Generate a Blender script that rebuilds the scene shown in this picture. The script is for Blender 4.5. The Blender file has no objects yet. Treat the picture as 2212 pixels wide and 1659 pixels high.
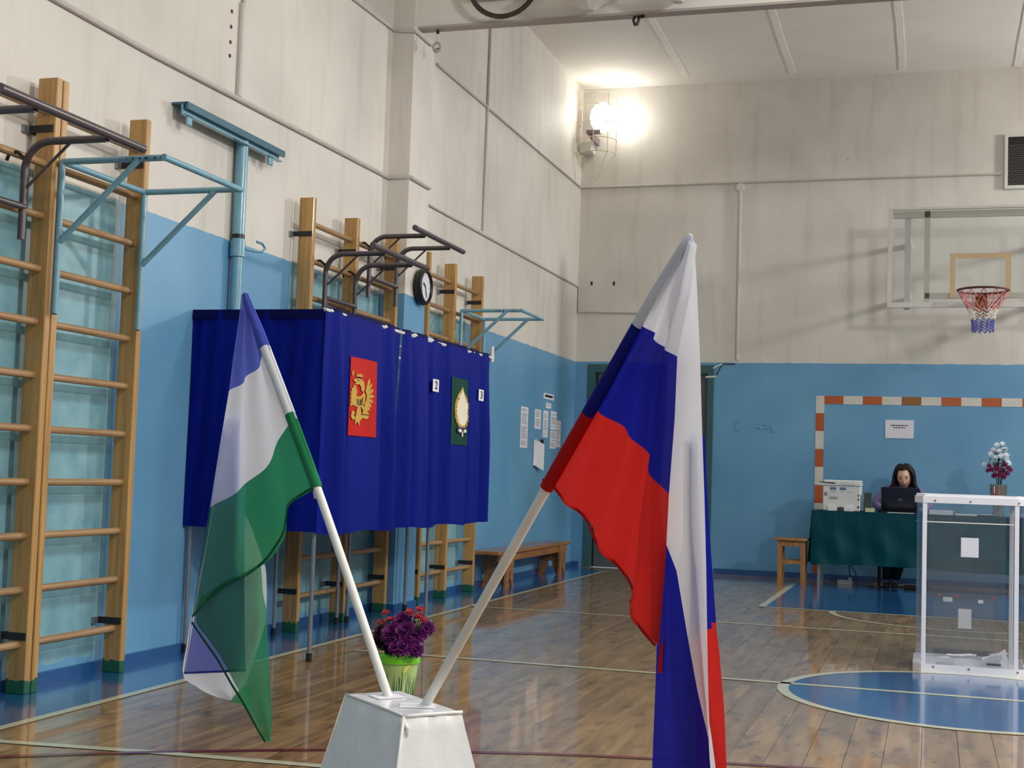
import bpy, bmesh, math, random
from mathutils import Vector, Matrix
random.seed(7)
SC = bpy.context.scene
COL = SC.collection
PI = math.pi

# ---------------------------------------------------------------- camera
cam_d = bpy.data.cameras.new('camera')
cam = bpy.data.objects.new('camera', cam_d); COL.objects.link(cam)
yaw, pitch, roll = 0.300057, 0.0648325, 0.0326354
cy, sy = math.cos(yaw), math.sin(yaw)
fwd = Vector((-sy*math.cos(pitch), cy*math.cos(pitch), math.sin(pitch)))
r0 = Vector((cy, sy, 0)); u0 = r0.cross(fwd)
rt = r0*math.cos(roll) + u0*math.sin(roll)
up = u0*math.cos(roll) - r0*math.sin(roll)
Mx = Matrix((rt, up, -fwd)).transposed().to_4x4(); Mx.translation = Vector((0, 0, 1.03))
cam.matrix_world = Mx
cam_d.sensor_fit = 'HORIZONTAL'; cam_d.sensor_width = 36; cam_d.lens = 2945.8/2212*36
cam_d.clip_start = 0.05; cam_d.clip_end = 100
SC.camera = cam
SC.view_settings.view_transform = 'Standard'; SC.view_settings.look = 'None'
SC.view_settings.exposure = 0.36; SC.view_settings.gamma = 1; SC.view_settings.use_curve_mapping = False

# ---------------------------------------------------------------- world and lights
w = bpy.data.worlds.new('world'); SC.world = w; w.use_nodes = True
w.node_tree.nodes['Background'].inputs[0].default_value = (0.6, 0.7, 0.8, 1)
w.node_tree.nodes['Background'].inputs[1].default_value = 0.3

def area(name, loc, target, sx, sy_, power, col=(1, .97, .92)):
    l = bpy.data.lights.new(name, 'AREA'); l.shape = 'RECTANGLE'; l.size = sx; l.size_y = sy_
    l.energy = power; l.color = col
    o = bpy.data.objects.new(name, l); COL.objects.link(o); o.location = loc
    d = Vector(target) - Vector(loc); o.rotation_euler = d.to_track_quat('-Z', 'Y').to_euler()
    return o
# rows of ceiling lamps over the hall (all above or behind the frame)
for i, y in enumerate((-2.0, 1.5, 5.0, 8.2)):
    area('ceiling_lamp_light', (1.6, y, 5.3), (1.6, y, 0), 1.4, .5, 78, (1, .99, .97))
# projectors high on the right wall
area('projector_light', (4.45, 13.9, 4.4), (-2.5, 9.5, 1.5), .5, .4, 170, (1, .98, .95))
area('projector_light', (4.45, 4.0, 4.3), (-2.5, 9.0, 1.6), .6, .5, 150, (1, .98, .95))
# the lit projector in the corner cage
pl = bpy.data.lights.new('corner_projector_light', 'POINT'); pl.energy = 6; pl.shadow_soft_size = .06; pl.color = (1, .96, .88)
po = bpy.data.objects.new('corner_projector_light', pl); COL.objects.link(po); po.location = (-3.37, 14.80, 5.07)

# ---------------------------------------------------------------- materials
def new_mat(name):
    m = bpy.data.materials.new(name); m.use_nodes = True
    nt = m.node_tree; return m, nt, nt.nodes['Principled BSDF']
def srgb(r, g, b):
    f = lambda c: (c/255/12.92 if c/255 <= .04045 else ((c/255+.055)/1.055)**2.4)
    return (f(r), f(g), f(b), 1)
def N(nt, t, **kw):
    n = nt.nodes.new(t)
    for k, v in kw.items():
        if k.startswith('i_'):
            n.inputs[k[2:].replace('_', ' ')].default_value = v
        else: setattr(n, k, v)
    return n
def plain(name, rgb, rough=.5, metal=0, var=.06, scale=12, bump=0, spec=.5, coat=0):
    m, nt, b = new_mat(name)
    c = srgb(*rgb)
    tc = N(nt, 'ShaderNodeNewGeometry')
    no = N(nt, 'ShaderNodeTexNoise'); no.inputs['Scale'].default_value = scale; no.inputs['Detail'].default_value = 4
    nt.links.new(tc.outputs['Position'], no.inputs['Vector'])
    mr = N(nt, 'ShaderNodeMapRange'); mr.inputs['To Min'].default_value = 1-var*2; mr.inputs['To Max'].default_value = 1+var*2
    nt.links.new(no.outputs['Fac'], mr.inputs['Value'])
    mx = N(nt, 'ShaderNodeVectorMath', operation='SCALE'); mx.inputs[0].default_value = c[:3]
    nt.links.new(mr.outputs[0], mx.inputs['Scale']); nt.links.new(mx.outputs[0], b.inputs['Base Color'])
    b.inputs['Roughness'].default_value = rough; b.inputs['Metallic'].default_value = metal
    b.inputs['Specular IOR Level'].default_value = spec
    b.inputs['Coat Weight'].default_value = coat; b.inputs['Coat Roughness'].default_value = .1
    if bump:
        bu = N(nt, 'ShaderNodeBump'); bu.inputs['Strength'].default_value = bump; bu.inputs['Distance'].default_value = .01
        nt.links.new(no.outputs['Fac'], bu.inputs['Height']); nt.links.new(bu.outputs[0], b.inputs['Normal'])
    return m
def ramp(nt, src, stops):
    r = N(nt, 'ShaderNodeValToRGB'); e = r.color_ramp.elements
    e[0].position, e[0].color = stops[0]; e[1].position, e[1].color = stops[1]
    for p, c in stops[2:]:
        x = e.new(p); x.color = c
    nt.links.new(src, r.inputs[0]); return r
def mixc(nt, fac, a, b_, mode='MIX'):
    m = N(nt, 'ShaderNodeMix', data_type='RGBA', blend_type=mode)
    for s, v in ((m.inputs[0], fac), (m.inputs[6], a), (m.inputs[7], b_)):
        if hasattr(v, 'links') or hasattr(v, 'is_linked'): nt.links.new(v, s)
        else: s.default_value = v
    return m.outputs[2]
def math_(nt, op, a, b_=None, clamp=False):
    m = N(nt, 'ShaderNodeMath', operation=op); m.use_clamp = clamp
    for i, v in enumerate((a, b_)):
        if v is None: continue
        if hasattr(v, 'is_linked'): nt.links.new(v, m.inputs[i])
        else: m.inputs[i].default_value = v
    return m.outputs[0]

def wall_paint(name, teal=False):
    """sky-blue oil paint below 2.31 m, dirty whitewash above"""
    m, nt, b = new_mat(name)
    g = N(nt, 'ShaderNodeNewGeometry'); sep = N(nt, 'ShaderNodeSeparateXYZ'); nt.links.new(g.outputs['Position'], sep.inputs[0])
    n1 = N(nt, 'ShaderNodeTexNoise'); n1.inputs['Scale'].default_value = 1.1; n1.inputs['Detail'].default_value = 8
    n2 = N(nt, 'ShaderNodeTexNoise'); n2.inputs['Scale'].default_value = 9; n2.inputs['Detail'].default_value = 6
    st = N(nt, 'ShaderNodeMapping'); st.inputs['Scale'].default_value = (7, 7, .9)
    n3 = N(nt, 'ShaderNodeTexNoise'); n3.inputs['Scale'].default_value = 1.0; n3.inputs['Detail'].default_value = 5
    for n in (n1, n2): nt.links.new(g.outputs['Position'], n.inputs['Vector'])
    nt.links.new(g.outputs['Position'], st.inputs[0]); nt.links.new(st.outputs[0], n3.inputs['Vector'])
    white = ramp(nt, n1.outputs['Fac'], [(.3, srgb(204, 200, 192)), (.72, srgb(226, 222, 214))])
    streak = ramp(nt, n3.outputs['Fac'], [(.28, srgb(222, 218, 212)), (.48, (1, 1, 1, 1))])
    whitec = mixc(nt, .35, white.outputs[0], streak.outputs[0], 'MULTIPLY')
    # small chips
    vo = N(nt, 'ShaderNodeTexVoronoi'); vo.inputs['Scale'].default_value = 1.7; nt.links.new(g.outputs['Position'], vo.inputs['Vector'])
    chip = ramp(nt, vo.outputs['Distance'], [(.010, (1, 1, 1, 1)), (.022, (0, 0, 0, 1))])
    whitec = mixc(nt, chip.outputs[0], whitec, srgb(120, 100, 88))
    blue = ramp(nt, n1.outputs['Fac'], [(.3, srgb(92, 148, 188)), (.75, srgb(112, 168, 204))])
    bluec = blue.outputs[0]
    if teal:
        # the strips behind the wall bars keep an older greenish coat
        y = sep.outputs['Y']
        def band(a, c):
            return math_(nt, 'MULTIPLY', math_(nt, 'GREATER_THAN', y, a), math_(nt, 'LESS_THAN', y, c))
        f = math_(nt, 'ADD', math_(nt, 'ADD', band(4.2, 5.86), band(7.76, 9.2)), band(9.86, 11.16))
        zz = math_(nt, 'ADD', sep.outputs['Z'], math_(nt, 'MULTIPLY', n2.outputs['Fac'], .08))
        f = math_(nt, 'MULTIPLY', f, math_(nt, 'GREATER_THAN', zz, .12), True)
        old = ramp(nt, n2.outputs['Fac'], [(.3, srgb(112, 160, 176)), (.7, srgb(140, 184, 192))])
        bluec = mixc(nt, f, bluec, old.outputs[0])
    edge = math_(nt, 'ADD', sep.outputs['Z'], math_(nt, 'MULTIPLY', math_(nt, 'SUBTRACT', n2.outputs['Fac'], .5), .025))
    isw = math_(nt, 'GREATER_THAN', edge, 2.315)
    nt.links.new(mixc(nt, isw, bluec, whitec), b.inputs['Base Color'])
    rr = N(nt, 'ShaderNodeMapRange'); rr.inputs['To Min'].default_value = .38; rr.inputs['To Max'].default_value = .62
    nt.links.new(isw, rr.inputs['Value']); nt.links.new(rr.outputs[0], b.inputs['Roughness'])
    bu = N(nt, 'ShaderNodeBump'); bu.inputs['Strength'].default_value = .3; bu.inputs['Distance'].default_value = .02
    h = math_(nt, 'ADD', n1.outputs['Fac'], math_(nt, 'MULTIPLY', n2.outputs['Fac'], .12))
    nt.links.new(h, bu.inputs['Height']); nt.links.new(bu.outputs[0], b.inputs['Normal'])
    return m

def wood(name, dark, light, rough=.4, scale=(2, 2, 30), green=False, coat=.0, axis='Z', plank=False):
    m, nt, b = new_mat(name)
    g = N(nt, 'ShaderNodeNewGeometry'); mp = N(nt, 'ShaderNodeMapping')
    s = {'Z': (40, 40, 1.6), 'Y': (40, 1.6, 40), 'X': (1.6, 40, 40)}[axis]
    if plank: s = (16, 2.0, 16)
    mp.inputs['Scale'].default_value = s
    oi = N(nt, 'ShaderNodeObjectInfo')
    nt.links.new(g.outputs['Position'], mp.inputs[0])
    ad = N(nt, 'ShaderNodeVectorMath', operation='ADD'); cb = N(nt, 'ShaderNodeCombineXYZ')
    nt.links.new(math_(nt, 'MULTIPLY', oi.outputs['Random'], 50), cb.inputs[1])
    nt.links.new(mp.outputs[0], ad.inputs[0]); nt.links.new(cb.outputs[0], ad.inputs[1])
    n = N(nt, 'ShaderNodeTexNoise'); n.inputs['Scale'].default_value = 1; n.inputs['Detail'].default_value = 6; n.inputs['Distortion'].default_value = .6
    nt.links.new(ad.outputs[0], n.inputs['Vector'])
    c = ramp(nt, n.outputs['Fac'], [(.3, srgb(*dark)), (.68, srgb(*light))]).outputs[0]
    if plank:
        tone = ramp(nt, oi.outputs['Random'], [(0, srgb(226, 214, 200)), (.5, srgb(255, 246, 226)), (1, srgb(240, 224, 190))])
        c = mixc(nt, .8, c, tone.outputs[0], 'MULTIPLY')
        m2 = N(nt, 'ShaderNodeMapping'); m2.inputs['Scale'].default_value = (5, 2.2, 5); nt.links.new(g.outputs['Position'], m2.inputs[0])
        n2 = N(nt, 'ShaderNodeTexNoise'); n2.inputs['Scale'].default_value = 2.2; n2.inputs['Detail'].default_value = 7
        n2.inputs['Roughness'].default_value = .65
        nt.links.new(m2.outputs[0], n2.inputs['Vector'])
        bl = ramp(nt, n2.outputs['Fac'], [(.53, (0, 0, 0, 1)), (.66, (1, 1, 1, 1))])
        c = mixc(nt, math_(nt, 'MULTIPLY', bl.outputs[0], .62), c, srgb(74, 56, 42))
        m3 = N(nt, 'ShaderNodeMapping'); m3.inputs['Scale'].default_value = (1, .8, 1); nt.links.new(g.outputs['Position'], m3.inputs[0])
        n3 = N(nt, 'ShaderNodeTexNoise'); n3.inputs['Scale'].default_value = 30; nt.links.new(m3.outputs[0], n3.inputs['Vector'])
        sp = ramp(nt, n3.outputs['Fac'], [(.68, (0, 0, 0, 1)), (.75, (1, 1, 1, 1))])
        c = mixc(nt, math_(nt, 'MULTIPLY', sp.outputs[0], .7), c, srgb(66, 40, 34))
    if green:
        sep = N(nt, 'ShaderNodeSeparateXYZ'); nt.links.new(g.outputs['Position'], sep.inputs[0])
        zz = math_(nt, 'ADD', sep.outputs['Z'], math_(nt, 'MULTIPLY', n.outputs['Fac'], -.05))
        c = mixc(nt, math_(nt, 'LESS_THAN', zz, .035), c, srgb(30, 92, 60))
    nt.links.new(c, b.inputs['Base Color'])
    b.inputs['Roughness'].default_value = rough
    b.inputs['Coat Weight'].default_value = coat; b.inputs['Coat Roughness'].default_value = .055
    if plank:
        n4 = N(nt, 'ShaderNodeTexNoise'); n4.inputs['Scale'].default_value = 5; nt.links.new(g.outputs['Position'], n4.inputs['Vector'])
        bu = N(nt, 'ShaderNodeBump'); bu.inputs['Strength'].default_value = .05; bu.inputs['Distance'].default_value = .01
        nt.links.new(n4.outputs['Fac'], bu.inputs['Height']); nt.links.new(bu.outputs[0], b.inputs['Coat Normal'])
    return m

def cloth(name, rgb, trans=.35, clear=0.0, rough=.7, sheen=0, wr=0.0):
    """woven cloth that lets some light through"""
    m, nt, b = new_mat(name)
    c = srgb(*rgb)
    g = N(nt, 'ShaderNodeNewGeometry')
    no = N(nt, 'ShaderNodeTexNoise'); no.inputs['Scale'].default_value = 3; nt.links.new(g.outputs['Position'], no.inputs['Vector'])
    col = mixc(nt, no.outputs['Fac'], tuple(x*.86 for x in c[:3])+(1,), tuple(min(1, x*1.12) for x in c[:3])+(1,))
    nt.links.new(col, b.inputs['Base Color']); b.inputs['Roughness'].default_value = rough
    b.inputs['Sheen Weight'].default_value = sheen; b.inputs['Specular IOR Level'].default_value = .12
    if wr:
        st = N(nt, 'ShaderNodeMapping'); st.inputs['Scale'].default_value = (6, 6, 1); nt.links.new(g.outputs['Position'], st.inputs[0])
        n2 = N(nt, 'ShaderNodeTexNoise'); n2.inputs['Scale'].default_value = 1.5; n2.inputs['Detail'].default_value = 3; nt.links.new(st.outputs[0], n2.inputs['Vector'])
        bu = N(nt, 'ShaderNodeBump'); bu.inputs['Strength'].default_value = wr; bu.inputs['Distance'].default_value = .03
        nt.links.new(n2.outputs['Fac'], bu.inputs['Height']); nt.links.new(bu.outputs[0], b.inputs['Normal'])
    tr = N(nt, 'ShaderNodeBsdfTranslucent'); nt.links.new(col, tr.inputs['Color'])
    ms = N(nt, 'ShaderNodeMixShader'); ms.inputs[0].default_value = trans
    nt.links.new(b.outputs[0], ms.inputs[1]); nt.links.new(tr.outputs[0], ms.inputs[2])
    last = ms.outputs[0]
    if clear:
        tp = N(nt, 'ShaderNodeBsdfTransparent'); m2 = N(nt, 'ShaderNodeMixShader'); m2.inputs[0].default_value = clear
        nt.links.new(last, m2.inputs[1]); nt.links.new(tp.outputs[0], m2.inputs[2]); last = m2.outputs[0]
    nt.links.new(last, nt.nodes['Material Output'].inputs[0])
    return m

def acrylic(name, rgb=(200, 215, 225), body=.1, gloss=.10, rough=.03):
    m, nt, b = new_mat(name)
    tp = N(nt, 'ShaderNodeBsdfTransparent'); tp.inputs[0].default_value = (.96, .975, .98, 1)
    gl = N(nt, 'ShaderNodeBsdfGlossy'); gl.inputs['Roughness'].default_value = rough
    di = N(nt, 'ShaderNodeBsdfDiffuse'); di.inputs[0].default_value = srgb(*rgb)
    fr = N(nt, 'ShaderNodeFresnel'); fr.inputs[0].default_value = 1.45
    a = N(nt, 'ShaderNodeMixShader'); a.inputs[0].default_value = body
    nt.links.new(tp.outputs[0], a.inputs[1]); nt.links.new(di.outputs[0], a.inputs[2])
    c = N(nt, 'ShaderNodeMixShader'); nt.links.new(math_(nt, 'ADD', math_(nt, 'MULTIPLY', fr.outputs[0], .6), gloss-.025, True), c.inputs[0])
    nt.links.new(a.outputs[0], c.inputs[1]); nt.links.new(gl.outputs[0], c.inputs[2])
    nt.links.new(c.outputs[0], nt.nodes['Material Output'].inputs[0])
    return m

M = {}
M['wall'] = wall_paint('oil_paint_and_whitewash')
M['wall_left'] = wall_paint('oil_paint_left', True)
M['ceiling'] = plain('ceiling_whitewash', (230, 227, 220), .8, var=.05, scale=1.5, bump=.2)
M['plaster'] = plain('plaster_seam', (236, 233, 226), .8)
M['baseboard'] = plain('baseboard_blue', (38, 84, 138), .3, coat=.3)
M['plank'] = wood('floor_board', (130, 105, 76), (178, 149, 111), .34, plank=True, coat=.9)
M['subfloor'] = plain('subfloor', (46, 32, 24), .6)
M['line'] = plain('cream_line_paint', (196, 196, 168), .25, coat=.5)
M['red_line'] = plain('dark_red_line_paint', (112, 40, 48), .25, coat=.5)
M['floor_blue'] = plain('floor_blue_paint', (30, 84, 142), .22, var=.08, scale=3, coat=.8)
M['post'] = wood('varnished_pine', (158, 118, 64), (196, 154, 92), .38, green=True, coat=.15)
M['rung'] = wood('rung_beech', (140, 108, 72), (172, 138, 98), .45, axis='Y')
M['bench'] = wood('bench_wood', (128, 84, 44), (168, 116, 64), .3, axis='Y', coat=.3)
M['stool'] = wood('stool_wood', (132, 90, 48), (178, 128, 74), .4, coat=.1)
M['black_metal'] = plain('black_metal', (22, 22, 26), .4)
M['dark_steel'] = plain('dark_grey_tube', (92, 84, 88), .3, metal=.35, scale=40)
M['blue_tube'] = plain('pale_blue_enamel', (116, 166, 186), .3, var=.1, scale=25, coat=.3)
M['teal_metal'] = plain('teal_enamel', (40, 96, 116), .35, coat=.2)
M['steel'] = plain('galvanised_tube', (150, 152, 156), .28, metal=.7, scale=60)
M['white_metal'] = plain('white_enamel', (214, 214, 210), .35)
M['conduit'] = plain('painted_conduit', (196, 190, 184), .5)
M['beam'] = plain('painted_beam', (176, 168, 164), .55, var=.04, scale=4)
M['navy'] = cloth('navy_curtain', (0, 20, 126), .08, rough=.6, wr=.25)
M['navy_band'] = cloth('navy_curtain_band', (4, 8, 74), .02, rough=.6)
M['emblem_red'] = cloth('red_satin', (196, 36, 28), .1, rough=.5)
M['emblem_green'] = cloth('dark_green_satin', (24, 70, 58), .1, rough=.5)
M['gold'] = plain('gold_print', (190, 152, 48), .5, var=.15, scale=60)
M['cream'] = plain('cream_print', (226, 222, 200), .6)
M['navy_print'] = plain('navy_print', (18, 26, 70), .6)
M['dark_print'] = plain('dark_print', (70, 30, 20), .6)
M['paper'] = plain('white_paper', (222, 222, 230), .7, var=.02)
M['ballot'] = cloth('ballot_paper_white', (240, 240, 248), .4)
M['print'] = plain('grey_print', (96, 96, 108), .7)
M['black_ink'] = plain('black_ink', (14, 14, 18), .6)
M['fl_white'] = cloth('flag_white', (238, 238, 246), .4, .02)
M['fl_blue'] = cloth('flag_blue', (26, 32, 158), .35, .02)
M['fl_red'] = cloth('flag_red', (218, 44, 38), .4, .02)
M['sl_white'] = cloth('sleeve_white', (196, 200, 210), .05)
M['sl_blue'] = cloth('sleeve_blue', (16, 24, 120), .05)
M['sl_red'] = cloth('sleeve_red', (166, 22, 22), .05)
M['fb_blue'] = cloth('sheer_blue', (98, 112, 206), .45, .13)
M['fb_white'] = cloth('sheer_white', (236, 237, 246), .45, .08)
M['fb_green'] = cloth('sheer_green', (56, 150, 100), .45, .17)
M['hem_green'] = cloth('hem_green', (20, 96, 60), .15, .0)
M['hem_blue'] = cloth('hem_blue', (54, 66, 160), .15, .0)
M['fb_sl_blue'] = cloth('sleeve_light_blue', (70, 84, 176), .1)
M['fb_sl_white'] = cloth('sleeve_light', (220, 224, 226), .1)
M['fb_sl_green'] = cloth('sleeve_green', (36, 122, 76), .1)
M['pole'] = plain('white_pole', (226, 226, 220), .4)
M['tape'] = plain('cream_tape', (232, 232, 214), .5)
M['oilcloth'] = plain('white_oilcloth', (242, 243, 240), .22, var=.02, scale=8, bump=.6, coat=.4)
M['pot'] = plain('lime_pot', (176, 206, 130), .35, coat=.2)
M['pot_rim'] = plain('lime_rim', (120, 214, 40), .3, coat=.3)
M['blade'] = plain('printed_grass', (44, 104, 60), .4)
M['blade_light'] = plain('printed_stems', (214, 232, 170), .4)
M['yellow'] = plain('printed_yellow', (222, 226, 96), .4)
M['purple'] = plain('purple_petal', (104, 20, 104), .6, var=.3, scale=30)
M['crimson'] = plain('crimson_petal', (168, 26, 48), .6, var=.25, scale=30)
M['plum'] = plain('plum_petal', (52, 12, 34), .6, var=.3, scale=30)
M['magenta'] = plain('magenta_petal', (132, 22, 84), .6, var=.3, scale=30)
M['petal_white'] = plain('white_petal', (226, 234, 240), .6)
M['leaf'] = plain('leaf_green', (44, 84, 48), .55, var=.2, scale=20)
M['glass'] = acrylic('board_glass', (226, 228, 226), .06, .015, .25)
M['acrylic'] = acrylic('ballot_acrylic', (176, 186, 200), .025, .03)
M['acrylic2'] = acrylic('ballot_acrylic_small', (190, 180, 176), .07, .04)
M['vase'] = acrylic('vase_glass', (150, 140, 130), .45, .15)
M['white_plastic'] = plain('white_plastic', (232, 232, 238), .3, var=.01)
M['grey_frame'] = plain('grey_board_frame', (214, 206, 194), .5)
M['orange_wood'] = wood('hoop_plate', (120, 66, 20), (164, 98, 36), .5)
M['rim'] = plain('rim_dark_red', (88, 44, 50), .5)
M['net_red'] = plain('net_red', (212, 130, 130), .7)
M['net_white'] = plain('net_white', (222, 220, 210), .7)
M['net_blue'] = plain('net_blue', (90, 96, 180), .7)
M['tan'] = plain('tan_paint', (208, 182, 146), .6)
M['goal_orange'] = plain('goal_orange', (172, 84, 34), .45)
M['goal_brown'] = plain('goal_brown', (140, 88, 40), .45)
M['goal_white'] = plain('goal_white', (206, 204, 196), .45)
M['green_cloth'] = cloth('green_tablecloth', (0, 66, 74), .05, rough=.55, wr=.3)
M['desk'] = plain('desk_top', (120, 90, 60), .5)
M['printer'] = plain('printer_shell', (214, 218, 214), .4)
M['printer_dark'] = plain('printer_dark', (60, 64, 72), .4)
M['printer_blue'] = plain('printer_slot', (90, 120, 150), .3)
M['laptop'] = plain('laptop_shell', (18, 20, 28), .3)
M['logo'] = plain('laptop_mark', (96, 112, 124), .3, metal=.5)
M['binder'] = plain('binder_green', (46, 62, 46), .5)
M['note'] = plain('note_block', (196, 206, 158), .6)
M['skin'] = plain('skin', (226, 178, 154), .5, var=.02)
M['lips'] = plain('lips', (150, 76, 76), .4)
M['eye'] = plain('eye_dark', (36, 26, 24), .4)
M['brow'] = plain('brow', (52, 32, 28), .6)
M['hair'] = plain('dark_hair', (24, 12, 14), .5, var=.3, scale=60, spec=.25)
M['cardigan'] = plain('lilac_cardigan', (116, 108, 152), .8)
M['black_cloth'] = plain('black_cloth', (16, 16, 22), .8)
M['door'] = plain('door_grey', (84, 92, 96), .4, var=.08, scale=4)
M['door_frame'] = plain('door_frame_teal', (52, 92, 98), .45, var=.1, scale=6)
M['door_glass'] = plain('door_olive_panel', (88, 92, 62), .3)
M['grille'] = plain('grille_black', (26, 26, 28), .6)
M['grille_mesh'] = plain('grille_wire', (120, 116, 104), .6)
M['wire'] = plain('cage_wire', (226, 210, 176), .5)
M['lamp_shell'] = plain('lamp_shell', (120, 112, 122), .4, metal=.3)
M['ring'] = plain('worn_hoop', (62, 48, 44), .5, var=.3, scale=20)
M['shade'] = plain('lamp_shade', (216, 214, 208), .5)
M['seal'] = plain('red_seal', (176, 40, 40), .4)
m, nt, b = new_mat('lamp_glow'); e = N(nt, 'ShaderNodeEmission'); e.inputs[0].default_value = (1, .96, .86, 1); e.inputs[1].default_value = 13
nt.links.new(e.outputs[0], nt.nodes['Material Output'].inputs[0]); M['glow'] = m

# ---------------------------------------------------------------- mesh helpers
WL = {}                                    # world location of every empty / part (translation only)
def _props(o, label, cat, group, kind):
    if label: o['label'] = label
    if cat: o['category'] = cat
    if group: o['group'] = group
    if kind: o['kind'] = kind
class MB:
    def __init__(s): s.v = []; s.f = []; s.m = []; s.mats = []
    def mi(s, mat):
        if mat is None: return 0
        if mat not in s.mats: s.mats.append(mat)
        return s.mats.index(mat)
    def add(s, vs, fs, mat=None):
        o = len(s.v); s.v += [tuple(p) for p in vs]; k = s.mi(mat)
        for f in fs: s.f.append(tuple(i+o for i in f)); s.m.append(k)
        return s
    def box(s, a, b_, mat=None, bev=0):
        x0, y0, z0 = (min(p, q) for p, q in zip(a, b_)); x1, y1, z1 = (max(p, q) for p, q in zip(a, b_))
        if bev:
            bm = bmesh.new(); bmesh.ops.create_cube(bm, size=1)
            for v in bm.verts: v.co = Vector((x0+(v.co.x+.5)*(x1-x0), y0+(v.co.y+.5)*(y1-y0), z0+(v.co.z+.5)*(z1-z0)))
            bmesh.ops.bevel(bm, geom=bm.edges[:], offset=bev, segments=1, affect='EDGES')
            s.bm(bm, mat); return s
        vs = [(x, y, z) for x in (x0, x1) for y in (y0, y1) for z in (z0, z1)]
        return s.add(vs, [(0, 1, 3, 2), (4, 6, 7, 5), (0, 4, 5, 1), (2, 3, 7, 6), (0, 2, 6, 4), (1, 5, 7, 3)], mat)
    def bm(s, bm, mat=None):
        bm.verts.ensure_lookup_table()
        s.add([v.co[:] for v in bm.verts], [tuple(v.index for v in f.verts) for f in bm.faces], mat); bm.free(); return s
    def tube(s, pts, r, n=10, mat=None, closed=False, cap=True):
        pts = [Vector(p) for p in pts]; k = len(pts); rs = r if isinstance(r, (list, tuple)) else [r]*k
        vs = []; prev = None
        for i, p in enumerate(pts):
            if closed: t = (pts[(i+1) % k] - pts[i-1])
            else: t = pts[min(i+1, k-1)] - pts[max(i-1, 0)]
            t.normalize()
            if prev is None:
                a = Vector((0, 0, 1)) if abs(t.z) < .9 else Vector((1, 0, 0))
                u = t.cross(a).normalized()
            else: u = (prev - t*prev.dot(t)).normalized()
            prev = u; w_ = t.cross(u)
            for j in range(n):
                an = 2*PI*j/n; vs.append(p + (u*math.cos(an) + w_*math.sin(an))*rs[i])
        fs = []
        for i in range(k if closed else k-1):
            a = i*n; c = ((i+1) % k)*n
            for j in range(n): fs.append((a+j, a+(j+1) % n, c+(j+1) % n, c+j))
        if cap and not closed: fs.append(tuple(range(n))[::-1]); fs.append(tuple((k-1)*n+j for j in range(n)))
        return s.add(vs, fs, mat)
    def lathe(s, prof, c, n=24, mat=None, axis='Z', sx=1, sy_=1):
        vs = []
        for (r, h) in prof:
            for j in range(n):
                a = 2*PI*j/n; p = (r*math.cos(a)*sx, r*math.sin(a)*sy_, h)
                if axis == 'X': p = (p[2], p[0], p[1])
                if axis == 'Y': p = (p[0], p[2], p[1])
                vs.append((c[0]+p[0], c[1]+p[1], c[2]+p[2]))
        fs = []
        for i in range(len(prof)-1):
            for j in range(n): fs.append((i*n+j, i*n+(j+1) % n, (i+1)*n+(j+1) % n, (i+1)*n+j))
        if prof[0][0] > 1e-6: fs.append(tuple(range(n))[::-1])
        if prof[-1][0] > 1e-6: fs.append(tuple((len(prof)-1)*n+j for j in range(n)))
        return s.add(vs, fs, mat)
    def grid(s, rows, mat=None, matf=None):
        """rows of points -> quad sheet; matf(i,j) picks a material per quad"""
        o = len(s.v); nr = len(rows); nc = len(rows[0])
        for r in rows: s.v += [tuple(p) for p in r]
        for i in range(nr-1):
            for j in range(nc-1):
                s.f.append((o+i*nc+j, o+i*nc+j+1, o+(i+1)*nc+j+1, o+(i+1)*nc+j)); s.m.append(s.mi(matf(i, j) if matf else mat))
        return s
    def poly(s, pts, fn, th, mat=None):
        """flat outline pts (u,v) given a thickness along fn(u,v,d)"""
        k = len(pts); vs = [fn(u, v, 0) for u, v in pts] + [fn(u, v, th) for u, v in pts]
        fs = [tuple(range(k))[::-1], tuple(range(k, 2*k))] + [(i, (i+1) % k, k+(i+1) % k, k+i) for i in range(k)]
        return s.add(vs, fs, mat)
    def build(s, name, mat=None, parent=None, smooth=False, label=None, cat=None, group=None, kind=None, origin=None):
        me = bpy.data.meshes.new(name)
        if origin is None and parent is None:
            xs = [v[0] for v in s.v]; ys = [v[1] for v in s.v]; zs = [v[2] for v in s.v]
            origin = ((min(xs)+max(xs))/2, (min(ys)+max(ys))/2, min(zs))
        if parent is not None: origin = WL[parent.name]
        ox, oy, oz = origin
        me.from_pydata([(x-ox, y-oy, z-oz) for x, y, z in s.v], [], s.f)
        mats = s.mats if s.mats else [mat]
        for q in mats: me.materials.append(M[q] if isinstance(q, str) else q)
        if s.mats: me.polygons.foreach_set('material_index', s.m)
        if smooth:
            me.polygons.foreach_set('use_smooth', [True]*len(me.polygons))
            if smooth != 'all':
                try: me.set_sharp_from_angle(angle=math.radians(40))
                except Exception: pass
        me.update(); me.validate()
        o = bpy.data.objects.new(name, me); COL.objects.link(o)
        if parent is not None: o.parent = parent; WL[o.name] = WL[parent.name]
        else: o.location = origin; WL[o.name] = tuple(origin)
        _props(o, label, cat, group, kind)
        return o
def thing(name, loc, label, cat, group=None, kind=None):
    o = bpy.data.objects.new(name, None); COL.objects.link(o); o.location = loc; o.empty_display_size = .1
    WL[o.name] = tuple(loc); _props(o, label, cat, group, kind); return o
def part(name, mat, parent, fn, smooth=False, **kw):
    b = MB(); fn(b); return b.build(name, mat, parent, smooth, **kw)
def arc(c, r, a0, a1, n, ax=0, ay=1):
    out = []
    for i in range(n+1):
        a = math.radians(a0+(a1-a0)*i/n); p = list(c); p[ax] += r*math.cos(a); p[ay] += r*math.sin(a); out.append(tuple(p))
    return out
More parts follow.
